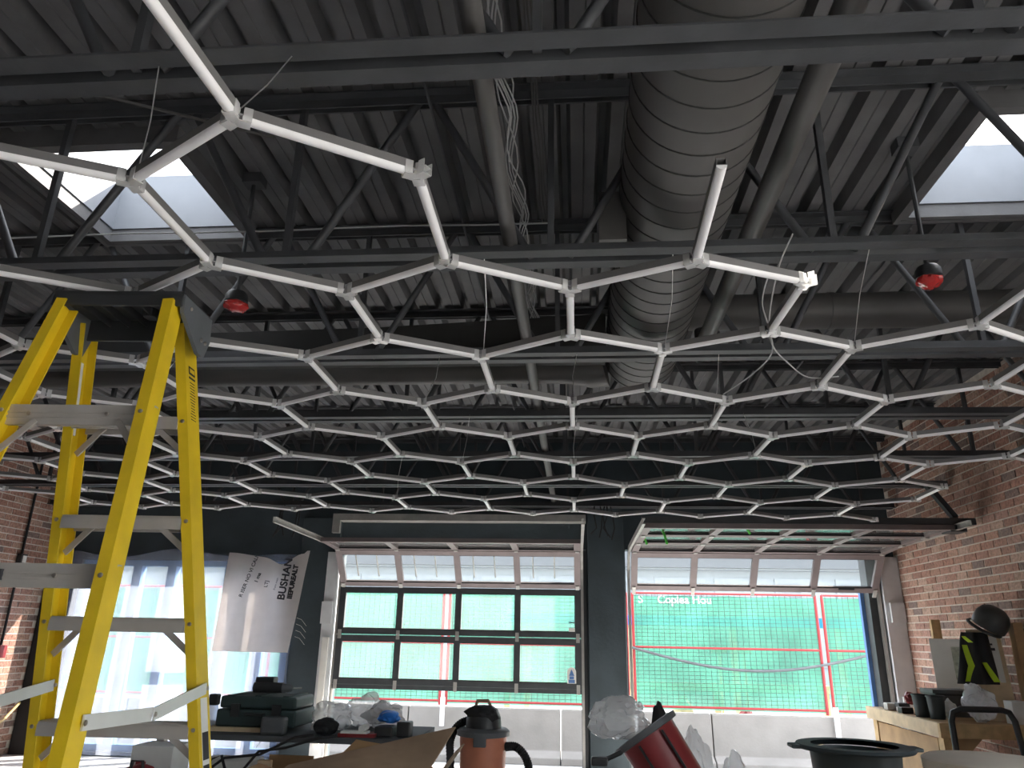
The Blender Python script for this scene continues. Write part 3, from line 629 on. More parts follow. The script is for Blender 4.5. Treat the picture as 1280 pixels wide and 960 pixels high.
# sagging hose on the fence, timber and blue hoarding behind it
hz = thing('fence_hose', (2.3, FY-.06, 1.0), 'grey hose sagging along the fence outside the fully raised door', 'hose')
MB().tube([(.85+3.6*u, FY-.075, 1.27 - .30*math.sin(math.pi*min(1, u*.98)) ) for u in [k/24 for k in range(25)]], .02, 8).build('hose_body', 'grey_plastic', hz, smooth=40)
for x0, x1, z0, z1, yy, m, nm, lb, ct in ((-1.5, 6.0, .62, .74, 13.0, 'lumber_pale', 'timber_rail', 'long pale timber rail behind the green fence screen', 'timber'), (-1.2, 6.5, 1.62, 1.78, 13.4, 'blue_plastic', 'blue_banner', 'blue strip of hoarding behind the green fence screen', 'hoarding')):
    t = thing(nm, ((x0+x1)/2, yy, -.37), lb, ct); MB().box(x0, x1, yy, yy+.05, z0, z1).build('rail_board', m, t)
    for k in range(5): MB().box(x0+.3+k*(x1-x0-.7)/4, x0+.4+k*(x1-x0-.7)/4, yy+.05, yy+.12, -.37, z1).build('stake', 'lumber_pale', t)
for x, lb in ((1.65, 'sandbag like tan bundle on the timber rail'), (2.6, 'reddish brown block behind the fence foot')):
    tag(crumple((x, 12.75, -.37+.45 if x < 2 else .0), (.2, .14, .45 if x < 2 else .37), x, .2, 3).build('site_bundle', 'lumber_pale' if x < 2 else 'red_plastic'), lb, 'bundle')
for x, lb in ((2.35, 'orange marker lamp behind the green screen, left of the pair'), (2.75, 'wide orange marker lamp behind the green screen')):
    t = thing('marker_lamp', (x, 13.2, -.37), lb, 'lamp'); MB().tube([(x, 13.2, -.37), (x, 13.2, 1.2)], .02, 8).build('stake', 'lumber', t); MB().box(x-.12, x+.12, 13.15, 13.25, 1.2, 1.28).build('lamp_head', 'vac_orange', t)
# building across the street
bl = thing('street_building', (-2, 27, -.37), 'pale low building with glazed front across the street', 'building')
MB().box(-30, 26, 27, 33, -.37, 3.7).build('wall', 'facade_white', bl); MB().box(-30.3, 26.3, 26.4, 33, 3.75, 6.4).build('fascia', 'facade_grey', bl)
MB().box(-30.2, 26.2, 26.6, 33, 3.7, 3.75).build('soffit', 'facade_white', bl)
for k in range(26):
    x = -28 + k*2.05; wo = MB().box(x, x+1.75, 26.94, 27.0, .6, 3.45).build('window', 'facade_white', bl)
    for q in range(2): MB().box(x+.08+q*.82, x+.84+q*.82, 26.9, 26.94, 1.2, 3.3).build('pane', 'glass', wo)

# ================================================================ LADDER
K = 1.05
def sc(p): return Vector((p[0]*K, p[1]*K, EZ+(p[2]-EZ)*K))
LX, LY, TH, LZT = -1.41, 2.052, .055, 2.373
ux = Vector((math.cos(TH), math.sin(TH), 0)); uy = Vector((-math.sin(TH), math.cos(TH), 0))
def rail_pt(sd, dp, z):
    """a point on one of the four rails; sd -1 left +1 right, dp -1 near +1 far; z in the fitted frame"""
    a = (LZT-z)/LZT
    if dp > 0: w_ = (.195+(.305-.195)*a) if sd < 0 else (.13+(.36-.13)*a)
    else: w_ = .165+(.36-.165)*a
    d_ = .075+(.62-.075)*a
    return sc(Vector((LX, LY, 0)) + ux*sd*w_ + uy*dp*d_ + Vector((0, 0, z)))
zfoot = EZ - EZ/K
lad = thing('stepladder', (LX*K, LY*K, 0), 'yellow fibreglass stepladder with aluminium steps and black cap', 'ladder')
rails = {}
for sd in (-1, 1):
    for dp in (-1, 1):
        top_ = rail_pt(sd, dp, LZT-.02); bot = rail_pt(sd, dp, zfoot+.03); m = MB()
        m.channel(bot, top_, .085 if dp > 0 else .072, .034, .005, ux*sd*1.0 if dp > 0 else ux*sd)
        rails[sd, dp] = m.build('rail', 'yellow_fibreglass', lad)
        f = rail_pt(sd, dp, zfoot); MB().frame(Vector((f.x, f.y, .02)), ux, uy, Vector((0, 0, 1)), .05, .1, .04).build('foot', 'black_plastic', lad)
def rivets(pts, nrm, parent):
    m = MB()
    for q in pts: m.lathe([(.001, .004), (.006, .003), (.007, 0), (.001, 0)], q, 10, nrm)
    return m.build('rivet', 'rivet', parent)
for k in range(1, 8):
    z = LZT-.02-.308*k
    if z < zfoot+.1: break
    l_, r_ = rail_pt(-1, 1, z), rail_pt(1, 1, z); c0 = (l_+r_)/2; wd = (r_-l_).length-.03
    m = MB(); m.frame(c0, ux, uy, Vector((0, 0, 1)), wd, .085, .006); m.frame(c0 - uy*.04 - Vector((0, 0, .02)), ux, uy, Vector((0, 0, 1)), wd, .005, .04); m.frame(c0 + uy*.04 - Vector((0, 0, .02)), ux, uy, Vector((0, 0, 1)), wd, .005, .04)
    for q in range(6): m.frame(c0 + uy*(-.03+.012*q) + Vector((0, 0, .004)), ux, uy, Vector((0, 0, 1)), wd, .004, .003)
    stp = m.build('step', 'aluminium', lad)
    for sd in (-1, 1):
        e = rail_pt(sd, 1, z-.11) - ux*sd*.012; s_ = c0 + ux*sd*(wd/2-.09) - Vector((0, 0, .025))
        MB().bar(s_, e, .02, .006, (0, 1, 0)).build('brace', 'aluminium', stp)
        rivets([rail_pt(sd, 1, z-.012) - uy*.045], -uy, stp)
for z in (1.973, 1.523, 1.06, .62, .25):
    l_, r_ = rail_pt(-1, -1, z), rail_pt(1, -1, z); wd = (r_-l_).length+.03; c0 = (l_+r_)/2
    m = MB(); m.frame(c0 + uy*.01, ux, uy, Vector((0, 0, 1)), wd, .004, .062)
    for q in (-1, 1): m.frame(c0 + uy*.02 + Vector((0, 0, .029*q)), ux, uy, Vector((0, 0, 1)), wd, .02, .004)
    for q in (-.5, .5): m.frame(c0 + uy*.006 + Vector((0, 0, .014*q)), ux, uy, Vector((0, 0, 1)), wd, .004, .006)
    rb = m.build('rear_brace', 'aluminium', lad)
    rivets([c0 + ux*a - uy*.0 + Vector((0, -.003, 0)) for a in (-wd*.33, wd*.2)], -uy, rb)
    for sd in (-1, 1):
        rivets([rail_pt(sd, -1, z) - uy*.037], -uy, rb)
        if z > 1.8:
            e = rail_pt(sd, -1, z-.13); MB().bar(c0 + ux*sd*(wd*.28) - Vector((0, 0, .02)), e + uy*.01, .018, .006, (0, 1, 0)).build('brace', 'aluminium', rb)
    if abs(z-1.523) < .01:
        lb = MB().frame(c0 - ux*(wd*.16) - uy*.001, ux, uy, Vector((0, 0, 1)), .09, .012, .028).build('badge', 'ink', rb); MB().frame(c0 - ux*(wd*.16) - uy*.008, ux, uy, Vector((0, 0, 1)), .07, .002, .018).build('badge_panel', 'red_plastic', lb)
# spreader bars
zs = 1.198
for sd in (-1, 1):
    a, b = rail_pt(sd, -1, zs) + ux*sd*.0, rail_pt(sd, 1, zs+.03); mid = (a+b)/2 - Vector((0, 0, .03)); off = ux*.022
    for q, (s_, e) in enumerate(((a, mid), (mid, b))):
        m = MB().bar(s_+off*(1+.25*q), e+off*(1+.25*q), .005, .036); m.build('spreader', 'aluminium_bright', lad)
    rivets([a+off*1.3, mid+off*1.5, b+off*1.5], ux, lad)
# cap: tray with rim, ribbed underside, end plates
ct = sc(Vector((LX, LY, LZT))); Z = Vector((0, 0, 1))
m = MB(); m.frame(ct + Z*.01, ux, uy, Z, .43, .21, .02); m.frame(ct - uy*.10 - Z*.012, ux, uy, Z, .43, .012, .04); m.frame(ct + uy*.10 - Z*.03, ux, uy, Z, .43, .012, .09)
for q in range(5): m.frame(ct + ux*(-.13+.065*q) - Z*.01, ux, uy, Z, .006, .19, .03)
m.lathe([(.001, -.03), (.022, -.03), (.026, -.0), (.001, 0)], ct + ux*.06, 14)
cp = m.build('cap', 'black_plastic', lad, bevel=.003)
for sd in (-1, 1):
    e = MB(); c0 = ct + ux*sd*.205 - Z*.04
    pl = [(-.10, .05), (.11, .05), (.12, -.03), (.09, -.10), (.05, -.10), (-.09, -.01)]
    vs = [c0 + uy*a + Z*b + ux*sd*o for o in (0, .014) for a, b in pl]; N = 6
    e.add(vs, [tuple(range(N)), tuple(range(2*N-1, N-1, -1))] + [(k, (k+1) % N, N+(k+1) % N, N+k) for k in range(N)])
    ep = e.build('end_plate', 'grey_plastic', cp); rivets([c0 + uy*a + Z*b + ux*sd*.016 for a, b in ((-.05, .02), (.05, -.05), (.08, -.05))], ux*sd, ep)
# rail labels
def rail_label(z0, z1, m, off=.0, wd=.05):
    a, b = rail_pt(1, 1, z0), rail_pt(1, 1, z1); n = ux; o = n*(.034/2+.0015+off)
    return MB().bar(a+o, b+o, .0015, wd, uy) if False else MB().frame((a+b)/2+o, (b-a).normalized(), uy, ux, (b-a).length, wd, .0012)
lb = rail_label(1.20, .85, 'ink').build('warning_label', 'label_white', rails[1, 1])
for i, (a, b, wd) in enumerate(((1.10, 1.02, .044), (1.005, .95, .044), (.94, .91, .04), (.90, .87, .044))): rail_label(a, b, 'ink', .001, wd).build('label_block', 'ink', lb)
for i, (a, b) in enumerate(((2.215, 2.19), (2.182, 2.176))): rail_label(a, b, 'ink', .0, .045).build('logo_mark', 'ink', rails[1, 1])
rail_label(2.209, 2.196, 'x', .001, .034).build('logo_mark', 'yellow_fibreglass', rails[1, 1])
for i in range(14):
    z = 2.165 - .009*i; rail_label(z, z-.002, 'ink', .0, .02+.02*random.random()).build('label_line', 'ink', rails[1, 1])
a, b = rail_pt(-1, 1, 2.22), rail_pt(-1, 1, 1.99)
MB().frame((a+b)/2 + ux*.0 + uy*(-.03) + ux*.004, (b-a).normalized(), uy, ux, (b-a).length, .022, .02).build('ruler_label', 'label_white', rails[-1, 1])

# ================================================================ LEFT TABLE AND TOOLS
TZ = .775
tbl = thing('work_table', (-1.9, 5.3, 0), 'cluttered pale work table behind the yellow stepladder', 'table')
MB().box(-2.75, -1.02, 4.98, 5.72, TZ-.035, TZ).build('table_top', 'facade_grey', tbl, bevel=.004)
for x in (-2.68, -1.09):
    for yy in (5.04, 5.66): MB().box(x-.025, x+.025, yy-.025, yy+.025, 0, TZ-.035).build('leg', 'galvanised', tbl)
bxk = thing('tool_case', (-2.1, 5.3, TZ), 'dark green black hard tool case lying on the work table', 'tool case')
MB().box(-2.38, -1.84, 5.12, 5.5, TZ+.03, TZ+.135).build('case_bottom', 'toolbox_green', bxk, bevel=.012); MB().box(-2.37, -1.85, 5.13, 5.49, TZ+.14, TZ+.215).build('case_lid', 'toolbox_green', bxk, bevel=.016)
for x in (-2.25, -1.97): MB().box(x-.03, x+.03, 5.105, 5.122, TZ+.09, TZ+.17).build('latch', 'black_plastic', bxk, bevel=.003)
for x in (-2.3, -2.11, -1.92): MB().box(x-.02, x+.02, 5.13, 5.49, TZ+.213, TZ+.222).build('rib', 'toolbox_green', bxk)
MB().tube([(-2.17, 5.11, TZ+.11), (-2.17, 5.08, TZ+.11), (-2.05, 5.08, TZ+.11), (-2.05, 5.11, TZ+.11)], .009, 8).build('handle', 'black_plastic', bxk)
tag(MB().box(-2.42, -1.98, 5.10, 5.32, TZ+.002, TZ+.028).build('scrap_lumber', 'lumber_pale'), 'thin pale wood slat under the tool case', 'wood')
dz = TZ+.2225
dr = thing('cordless_drill', (-2.1, 5.28, dz), 'black cordless drill lying on the tool case', 'drill')
MB().tube([(-2.19, 5.24, dz+.042), (-1.99, 5.24, dz+.042)], .034, 14).build('motor_body', 'black_plastic', dr, smooth=40); MB().tube([(-1.99, 5.24, dz+.042), (-1.945, 5.24, dz+.042), (-1.92, 5.24, dz+.042)], [.028, .025, .012], 12).build('chuck', 'grey_plastic', dr, smooth=40)
MB().tube([(-1.92, 5.24, dz+.042), (-1.86, 5.24, dz+.045)], .005, 6).build('bit', 'galvanised', dr); MB().bar((-2.13, 5.25, dz+.035), (-2.17, 5.37, dz+.035), .045, .04).build('grip', 'black_plastic', dr, bevel=.006)
MB().box(-2.24, -2.11, 5.36, 5.45, dz+.001, dz+.10).build('battery', 'black_plastic', dr, bevel=.006)
sp = thing('spray_bottle', (-2.44, 5.2, TZ), 'clear bottle with black top beside the tool case', 'bottle')
MB().lathe([(.001, 0), (.033, 0), (.035, .02), (.035, .12), (.026, .15), (.001, .15)], (-2.44, 5.2, TZ+.0), 16).build('bottle_body', 'bag_film', sp, smooth=40); MB().box(-2.47, -2.41, 5.17, 5.23, TZ+.15, TZ+.22).build('bottle_top', 'black_plastic', sp, bevel=.008)
rd = MB().box(-2.02, -1.86, 4.985, 5.07, TZ+.0, TZ+.11).build('tool_pouch', 'grey_plastic', bevel=.02); tag(rd, 'dark grey rounded tool pouch in front of the tool case', 'pouch')
for c, s, sd, m, lab_ in (((-1.67, 5.36, TZ+.09), (.12, .10, .085), 3, 'bag_film', 'crumpled clear plastic bag on the table beside the tool case'), ((-1.33, 5.43, TZ+.09), (.12, .08, .085), 5, 'bag_grey', 'crumpled grey plastic bag on the table behind blue packet'), ((-1.50, 5.62, TZ+.10), (.13, .07, .10), 8, 'bag_film', 'pale plastic wrap bulging between the two crumpled bags')):
    tag(crumple(c, s, sd, .5, 4).build('plastic_bag', m, smooth=24), lab_, 'bag')
tag(crumple((-1.24, 5.22, TZ+.105), (.07, .05, .04), 11, .35, 3).build('blue_packet', 'blue_plastic'), 'bright blue crumpled packet on the table', 'packet')
tag(crumple((-1.63, 5.12, TZ+.05), (.08, .06, .05), 13, .4, 3).build('work_glove', 'vest_black'), 'dark crumpled work glove on the table before the bags', 'glove')
cs = MB().box(-1.16, -1.07, 5.1, 5.2, TZ, TZ+.09).build('tool_battery', 'black_plastic', bevel=.01); tag(cs, 'black tool battery at the end of the table', 'battery')
tag(MB().box(-1.30, -1.18, 5.08, 5.22, TZ, TZ+.06).build('battery_charger', 'black_plastic', bevel=.01), 'black charger block under the blue packet', 'charger')
bk = thing('boxed_blades', (-1.4, 5.1, TZ), 'flat red and white blade packs on the table', 'packs')
MB().box(-1.52, -1.28, 5.03, 5.16, TZ, TZ+.022).build('pack', 'red_plastic', bk); MB().box(-1.5, -1.33, 5.02, 5.1, TZ+.022, TZ+.035).build('pack', 'paper', bk); MB().tube([(-1.36, 5.0, TZ+.055), (-1.36, 5.12, TZ+.055)], .02, 12).build('tape_roll', 'paper', bk)
# below the table
wb = thing('white_carton', (-2.55, 4.8, 0), 'white carton with small red label beside the ladder rail', 'carton')
MB().box(-2.68, -2.42, 4.70, 4.92, .40, .735).build('carton_body', 'paper', wb, bevel=.004); MB().box(-2.64, -2.58, 4.695, 4.70, .62, .65).build('red_label', 'red_plastic', wb)
st_ = thing('low_stool', (-2.3, 4.85, 0), 'low dark bench holding cartons below the work table', 'bench'); MB().box(-2.8, -1.6, 4.6, 4.96, .36, .40).build('bench_top', 'cardboard_dark', st_)
for x in (-2.75, -1.65): MB().box(x-.03, x+.03, 4.65, 4.9, 0, .36).build('leg', 'cardboard_dark', st_)
fb = MB().box(-2.25, -1.93, 4.68, 4.9, .40, .67).build('foam_box', 'paper', bevel=.006); tag(fb, 'white foam box under the front of the work table', 'box')
ob = thing('open_carton', (-1.75, 4.75, .4), 'small brown open carton below the table top', 'carton')
for q in ((-1.9, -1.62, 4.66, 4.67, .4, .62), (-1.9, -1.62, 4.9, 4.91, .4, .68), (-1.9, -1.89, 4.67, 4.9, .4, .62), (-1.63, -1.62, 4.67, 4.9, .4, .62), (-1.9, -1.62, 4.66, 4.91, .4, .41)): MB().box(*q).build('panel', 'cardboard', ob)
tag(MB().box(-1.86, -1.78, 4.62, 4.655, .5, .69).build('wood_block', 'lumber_pale', None, bevel=.004), 'pale wooden block leaning on the small brown carton', 'wood')
for i, (x0, x1, h) in enumerate(((-2.35, -1.75, .70), (-2.28, -1.98, .69), (-2.1, -1.6, .74))):
    tag(MB().tube([(x0, 4.6, .42), (x0+.1, 4.58, .55), ((x0+x1)/2, 4.6, h), (x1-.1, 4.62, h+.02)] + ([(x1, 4.66, .42)] if i == 1 else [(x1, 4.9, TZ+.006), (x1+.08, 5.0, TZ+.01)]), .008, 7).build('power_cord', 'rubber_dark', smooth=40), ['black power cord looping up past the foam box', 'short black power cord over the foam box', 'black power cord draped over the table edge'][i], 'cord')
bt = thing('tool_bag', (-2.62, 4.78, .4), 'dark red tool bag with black straps by the ladder foot', 'bag')
crumple((-2.54, 4.6, .53), (.12, .08, .13), 21, .25, 3).build('bag_body', 'red_plastic', bt); MB().tube([(-2.6, 4.54, .5), (-2.56, 4.52, .68), (-2.5, 4.52, .68), (-2.47, 4.54, .5)], .01, 6).build('strap', 'black_plastic', bt)

# ================================================================ LARGE CARTON WITH FLAPS
cb = thing('cardboard_carton', (-1.1, 4.1, 0), 'large brown cardboard carton with open flaps in front of table', 'carton')
CX0, CX1, CY0, CY1, CZ = -1.50, -.72, 3.7, 4.3, .70
for q in ((CX0, CX1, CY0, CY0+.008, 0, CZ), (CX0, CX1, CY1-.008, CY1, 0, CZ), (CX0, CX0+.008, CY0, CY1, 0, CZ), (CX1-.008, CX1, CY0, CY1, 0, CZ), (CX0, CX1, CY0, CY1, 0, .008)): MB().box(*q).build('panel', 'cardboard', cb)
def flap(a, b, c, d, m):
    a, b, c, d = map(Vector, (a, b, c, d)); n = (b-a).cross(d-a).normalized()*.007
    return MB().sheet(lambda u, v: (a.lerp(b, u)).lerp(d.lerp(c, u), v), 4, 4, .007, (n/.007)).build('flap', m, cb)
flap((-1.35, 4.29, .70), (-.72, 4.29, .70), (-.90, 4.40, .80), (-1.22, 4.40, .84), 'cardboard')
flap((-1.50, 3.72, .70), (-.75, 3.72, .70), (-.60, 3.95, .965), (-1.42, 3.93, .775), 'cardboard_dark')
flap((-.715, 3.75, .70), (-.715, 4.25, .70), (-.60, 4.25, .86), (-.60, 3.98, .86), 'cardboard_dark')
flap((-1.50, 4.2, .70), (-1.50, 3.75, .70), (-1.68, 3.75, .74), (-1.68, 4.2, .74), 'cardboard')

# ================================================================ SHOP VACUUM
vc = Vector((-.655, 5.6, 0)); vac = thing('shop_vacuum', vc, 'orange shop vacuum with black head and ribbed hose', 'vacuum')
MB().lathe([(.001, .06), (.13, .06), (.145, .10), (.163, .74), (.001, .74)], vc, 36).build('tank', 'vac_orange', vac, smooth=40)
MB().lathe([(.16, .74), (.182, .745), (.184, .775), (.165, .79), (.001, .80)], vc, 36).build('lid_rim', 'grey_plastic', vac, smooth=40)
MB().lathe([(.125, .795), (.12, .86), (.10, .91), (.06, .935), (.001, .94)], vc, 28).build('motor_head', 'black_plastic', vac, smooth=40)
MB().tube([(vc.x-.06, vc.y-.02, .92), (vc.x-.045, vc.y-.02, .965), (vc.x+.03, vc.y-.02, .968), (vc.x+.05, vc.y-.02, .93)], .012, 8).build('handle', 'cardboard_dark', vac, smooth=40)
crumple(vc + Vector((.0, -.04, .875)), (.115, .07, .06), 31, .35, 3).build('wrapped_cord', 'rubber_dark', vac)
MB().box(vc.x-.045, vc.x+.04, vc.y-.195, vc.y-.16, .69, .775).build('latch', 'grey_plastic', vac, bevel=.005)
def hose(pts, nm='hose'):
    P = [Vector(q) for q in pts]; out = []; rr = []
    for i in range(len(P)-1):
        p0, p1, p2, p3 = P[max(i-1, 0)], P[i], P[i+1], P[min(i+2, len(P)-1)]
        for k in range(16):
            t = k/16; out.append(.5*((2*p1)+(p2-p0)*t+(2*p0-5*p1+4*p2-p3)*t*t+(3*p1-p0-3*p2+p3)*t**3)); rr.append(.030 if k % 2 else .025)
    return MB().tube(out, rr, 12).build(nm, 'rubber_dark', vac, smooth=60)
hose([(vc.x+.16, vc.y-.03, .68), (vc.x+.24, vc.y-.05, .68), (vc.x+.31, vc.y-.05, .60), (vc.x+.33, vc.y-.05, .45), (vc.x+.32, vc.y-.02, .1)])
hose([(vc.x-.09, vc.y+.05, .84), (vc.x-.18, vc.y+.03, .80), (vc.x-.23, vc.y, .70), (vc.x-.22, vc.y-.02, .52), (vc.x-.24, vc.y-.02, .1)])
for a in range(4):
    c0 = vc + Vector((.13*math.cos(a*math.pi/2+.7), .13*math.sin(a*math.pi/2+.7), .033)); MB().tube([c0-Vector((.012, 0, 0)), c0+Vector((.012, 0, 0))], .032, 14).build('caster', 'black_plastic', vac)

# ================================================================ RED BIN WITH BAGS
rb = thing('red_bin', (.5, 5.25, 0), 'tilted red bin with grey rim stuffed with clear plastic', 'bin')
ax = Vector((-.55, .14, .83)).normalized(); rc = Vector((.43, 5.2, .84)); c0 = rc - ax*.36
MB().lathe([(.001, -.33), (.14, -.33), (.155, -.30), (.19, .36), (.175, .36), (.14, -.28), (.001, -.28)], c0, 36, ax).build('bin_body', 'red_plastic', rb, smooth=40)
MB().lathe([(.185, .33), (.222, .335), (.226, .37), (.175, .375)], c0, 36, ax).build('rim', 'grey_plastic', rb, smooth=40)
for k in (-.45, .5):
    sd = Vector((.83, 0, .55))*(.18*k) + Vector((0, -.185, 0)); MB().bar(rc+sd-ax*.02, rc+sd*.93-ax*.5, .02, .012).build('rib', 'black_plastic', rb)
MB().box(.5, .95, 5.02, 5.4, 0, .12).build('base_block', 'black_plastic', rb)
hp = [rc + Vector((-.16, -.17, -.10)), rc + Vector((-.26, -.2, -.14)), rc + Vector((-.30, -.2, -.15))]
MB().tube(hp, .014, 8).build('handle', 'black_plastic', rb); MB().frame(hp[-1], Vector((1, 0, 0)), Vector((0, 1, 0)), Vector((0, 0, 1)), .10, .06, .05).build('handle_grip', 'black_plastic', rb, bevel=.01)
tag(crumple((.27, 5.21, .90), (.165, .12, .11), 41, .6, 4, 1.6).build('plastic_bag', 'bag_film', smooth=24), 'clear crumpled plastic spilling from the red bin', 'bag')
tag(crumple((.34, 5.42, .97), (.09, .08, .05), 43, .6, 4, 1.5).build('plastic_bag', 'bag_grey', smooth=24), 'stiff grey plastic wrap on top of the red bin', 'bag')
tag(crumple((.80, 5.68, .38), (.12, .09, .38), 47, .4, 4).build('plastic_bag', 'bag_film', smooth=24), 'tall white plastic bag standing right of the red bin', 'bag')
tag(crumple((1.06, 5.6, .33), (.11, .10, .30), 49, .4, 4).build('plastic_bag', 'bag_film', smooth=24), 'second pale plastic bag slumped beside the tall white bag', 'bag')
tag(crumple((.60, 5.98, .46), (.09, .07, .46), 51, .2, 4).build('dark_sack', 'vest_black', smooth=40), 'small dark sack poking up behind the red bin', 'sack')

# ================================================================ FOREGROUND BUCKETS ON A TRESTLE
tr = thing('trestle_table', (1.25, 2.6, 0), 'low trestle table below the black bucket and beige tub', 'table')
MB().box(.55, 1.75, 2.2, 3.1, .66, .70).build('table_top', 'plywood', tr)
for x in (.62, 1.68):
    for yy in (2.27, 3.03): MB().box(x-.03, x+.03, yy-.03, yy+.03, 0, .66).build('leg', 'lumber', tr)
pt = Vector((.92, 2.8, .70)); po = thing('black_bucket', pt, 'black plastic bucket with wide flat rim in the foreground', 'bucket')
MB().lathe([(.001, 0), (.115, 0), (.142, .36), (.133, .36), (.107, .01), (.001, .01)], pt, 44).build('bucket_body', 'pot_black', po, smooth=40)
MB().lathe([(.133, .362), (.183, .364), (.188, .370), (.183, .378), (.136, .378)], pt, 44).build('rim', 'pot_black', po, smooth=40)
MB().frame(pt + Vector((-.19, .0, .370)), Vector((1, 0, 0)), Vector((0, 1, 0)), Vector((0, 0, 1)), .04, .07, .012).build('ear', 'pot_black', po, bevel=.004); MB().frame(pt + Vector((.19, .0, .370)), Vector((1, 0, 0)), Vector((0, 1, 0)), Vector((0, 0, 1)), .04, .07, .012).build('ear', 'pot_black', po, bevel=.004)
pt = Vector((1.13, 2.36, .70)); po = thing('beige_tub', pt, 'beige round tub next to the black bucket', 'tub')
MB().lathe([(.001, 0), (.14, 0), (.152, .37), (.001, .37)], pt, 44).build('tub_body', 'beige_plastic', po, smooth=40); MB().lathe([(.15, .37), (.164, .372), (.166, .398), (.155, .404), (.001, .405)], pt, 44).build('lid', 'beige_plastic', po, smooth=40)

# ================================================================ WORKBENCH ON THE RIGHT
WZ = .82
wbn = thing('workbench', (3.2, 7.2, 0), 'lumber workbench against the right brick wall', 'workbench')
MB().box(2.82, 3.62, 6.5, 8.0, WZ-.03, WZ).build('bench_top', 'plywood', wbn)
MB().box(2.78, 2.82, 6.5, 8.0, WZ-.10, WZ+.005).build('edge_board', 'lumber_pale', wbn, bevel=.003); MB().box(2.78, 3.62, 6.46, 6.5, WZ-.10, WZ+.005).build('edge_board', 'lumber', wbn, bevel=.003)
for x, yy in ((2.87, 6.58), (3.5, 6.58), (2.87, 7.92), (3.5, 7.92)): MB().box(x-.045, x+.045, yy-.045, yy+.045, 0, WZ-.03).build('leg', 'lumber', wbn)
MB().box(2.83, 2.845, 6.65, 7.85, .1, WZ-.12).build('side_panel', 'plywood', wbn)
MB().add([(2.86, 6.53, WZ-.1), (3.12, 6.53, WZ-.1), (2.95, 6.53, WZ-.26), (2.86, 6.57, WZ-.1), (3.12, 6.57, WZ-.1), (2.95, 6.57, WZ-.26)], [(0, 1, 2), (5, 4, 3), (0, 3, 4, 1), (1, 4, 5, 2), (2, 5, 3, 0)]).build('gusset', 'plywood', wbn)
# leaning board, post, hat, vest, papers
lb = thing('leaning_board', (3.45, 6.75, WZ), 'plywood board with white paper leaning above the workbench', 'board')
MB().bar((3.38, 6.75, WZ), (3.52, 6.80, 1.60), .02, .27, (1, 0, 0)).build('board_body', 'plywood', lb) if False else MB().add([(3.28, 6.80, WZ+.001), (3.52, 6.74, WZ+.001), (3.52, 6.80, 1.52), (3.28, 6.86, 1.52), (3.285, 6.82, WZ+.001), (3.525, 6.76, WZ+.001), (3.525, 6.82, 1.52), (3.285, 6.88, 1.52)], [(0, 1, 2, 3), (7, 6, 5, 4), (0, 4, 5, 1), (1, 5, 6, 2), (2, 6, 7, 3), (3, 7, 4, 0)]).build('board_body', 'lumber_pale', lb)
def onb(u, v, o): return Vector((3.28+.24*u, 6.80-.06*u+.06*v-o, WZ+.70*v))
pp = MB().add([onb(u, v, o) for o in (.004, .008) for u, v in ((.22, .42), (.86, .42), (.86, .93), (.22, .93))], [(0, 1, 2, 3), (7, 6, 5, 4), (0, 4, 5, 1), (1, 5, 6, 2), (2, 6, 7, 3), (3, 7, 4, 0)]).build('notice', 'paper', lb)
for (u0, u1, v0, v1) in ((.35, .7, .83, .85), (.33, .75, .77, .80), (.52, .57, .56, .70)):
    MB().add([onb(u, v, o) for o in (.0085, .0095) for u, v in ((u0, v0), (u1, v0), (u1, v1), (u0, v1))], [(0, 1, 2, 3), (7, 6, 5, 4), (0, 4, 5, 1), (1, 5, 6, 2), (2, 6, 7, 3), (3, 7, 4, 0)]).build('print', 'ink', pp)
ps = MB().box(3.545, 3.62, 6.62, 6.70, WZ+.001, 1.58).build('timber_post', 'plywood'); tag(ps, 'upright dark timber post behind the hard hat', 'post')
hc = Vector((3.40, 6.70, 1.56)); hat = thing('hard_hat', hc, 'black hard hat hung on top of the leaning board', 'hard hat')
hax = Vector((.35, -.45, .82))
MB().lathe([(.118, -.02), (.122, .03), (.116, .08), (.096, .125), (.055, .155), (.001, .163)], hc, 28, hax, 1, 1.1).build('shell', 'hard_hat', hat, smooth=60); MB().lathe([(.112, -.01), (.135, -.022), (.136, -.014), (.12, .0)], hc + Vector((-.035, 0, -.012)), 28, hax, 1, 1).build('brim', 'hard_hat', hat, smooth=60)
MB().lathe([(.001, .004), (.02, .003), (.022, 0), (.001, 0)], hc + Vector((.07, -.11, .07)), 14, (.5, -.8, .4)).build('emblem', 'green_rod', hat)
vt = thing('safety_vest', (3.15, 6.95, .98), 'black safety vest with lime stripes hung by the papers', 'vest')
def vst(u, v): 
    wd = .10 + .06*(1-v)**.7; x = 3.27 + (u-.5)*2*wd + .04*(v-.5); z = 1.10 + .40*v
    return (x, 6.73 - .05*math.sin(u*math.pi) - .015*math.sin(u*14+v*4), z)
MB().sheet(vst, 18, 14, .012, (0, 1, 0)).build('vest_body', 'vest_black', vt, smooth=60)
for (ua, ub, va, vb, w_) in ((.05, .22, .75, .35, .13), (.22, .12, .35, .05, .13), (.55, .85, .42, .05, .16), (.02, .20, .92, .8, .10)):
    MB().sheet(lambda u, v, ua=ua, ub=ub, va=va, vb=vb, w_=w_: Vector(vst(ua+(ub-ua)*v+w_*u, va+(vb-va)*v)) - Vector((0, .006, 0)), 3, 8, .004, (0, -1, 0)).build('stripe', 'vest_lime', vt, smooth=60)
pb = thing('pinned_plan', (3.4, 7.6, 1.0), 'white drawing sheet pinned on a timber beside the vest', 'paper')
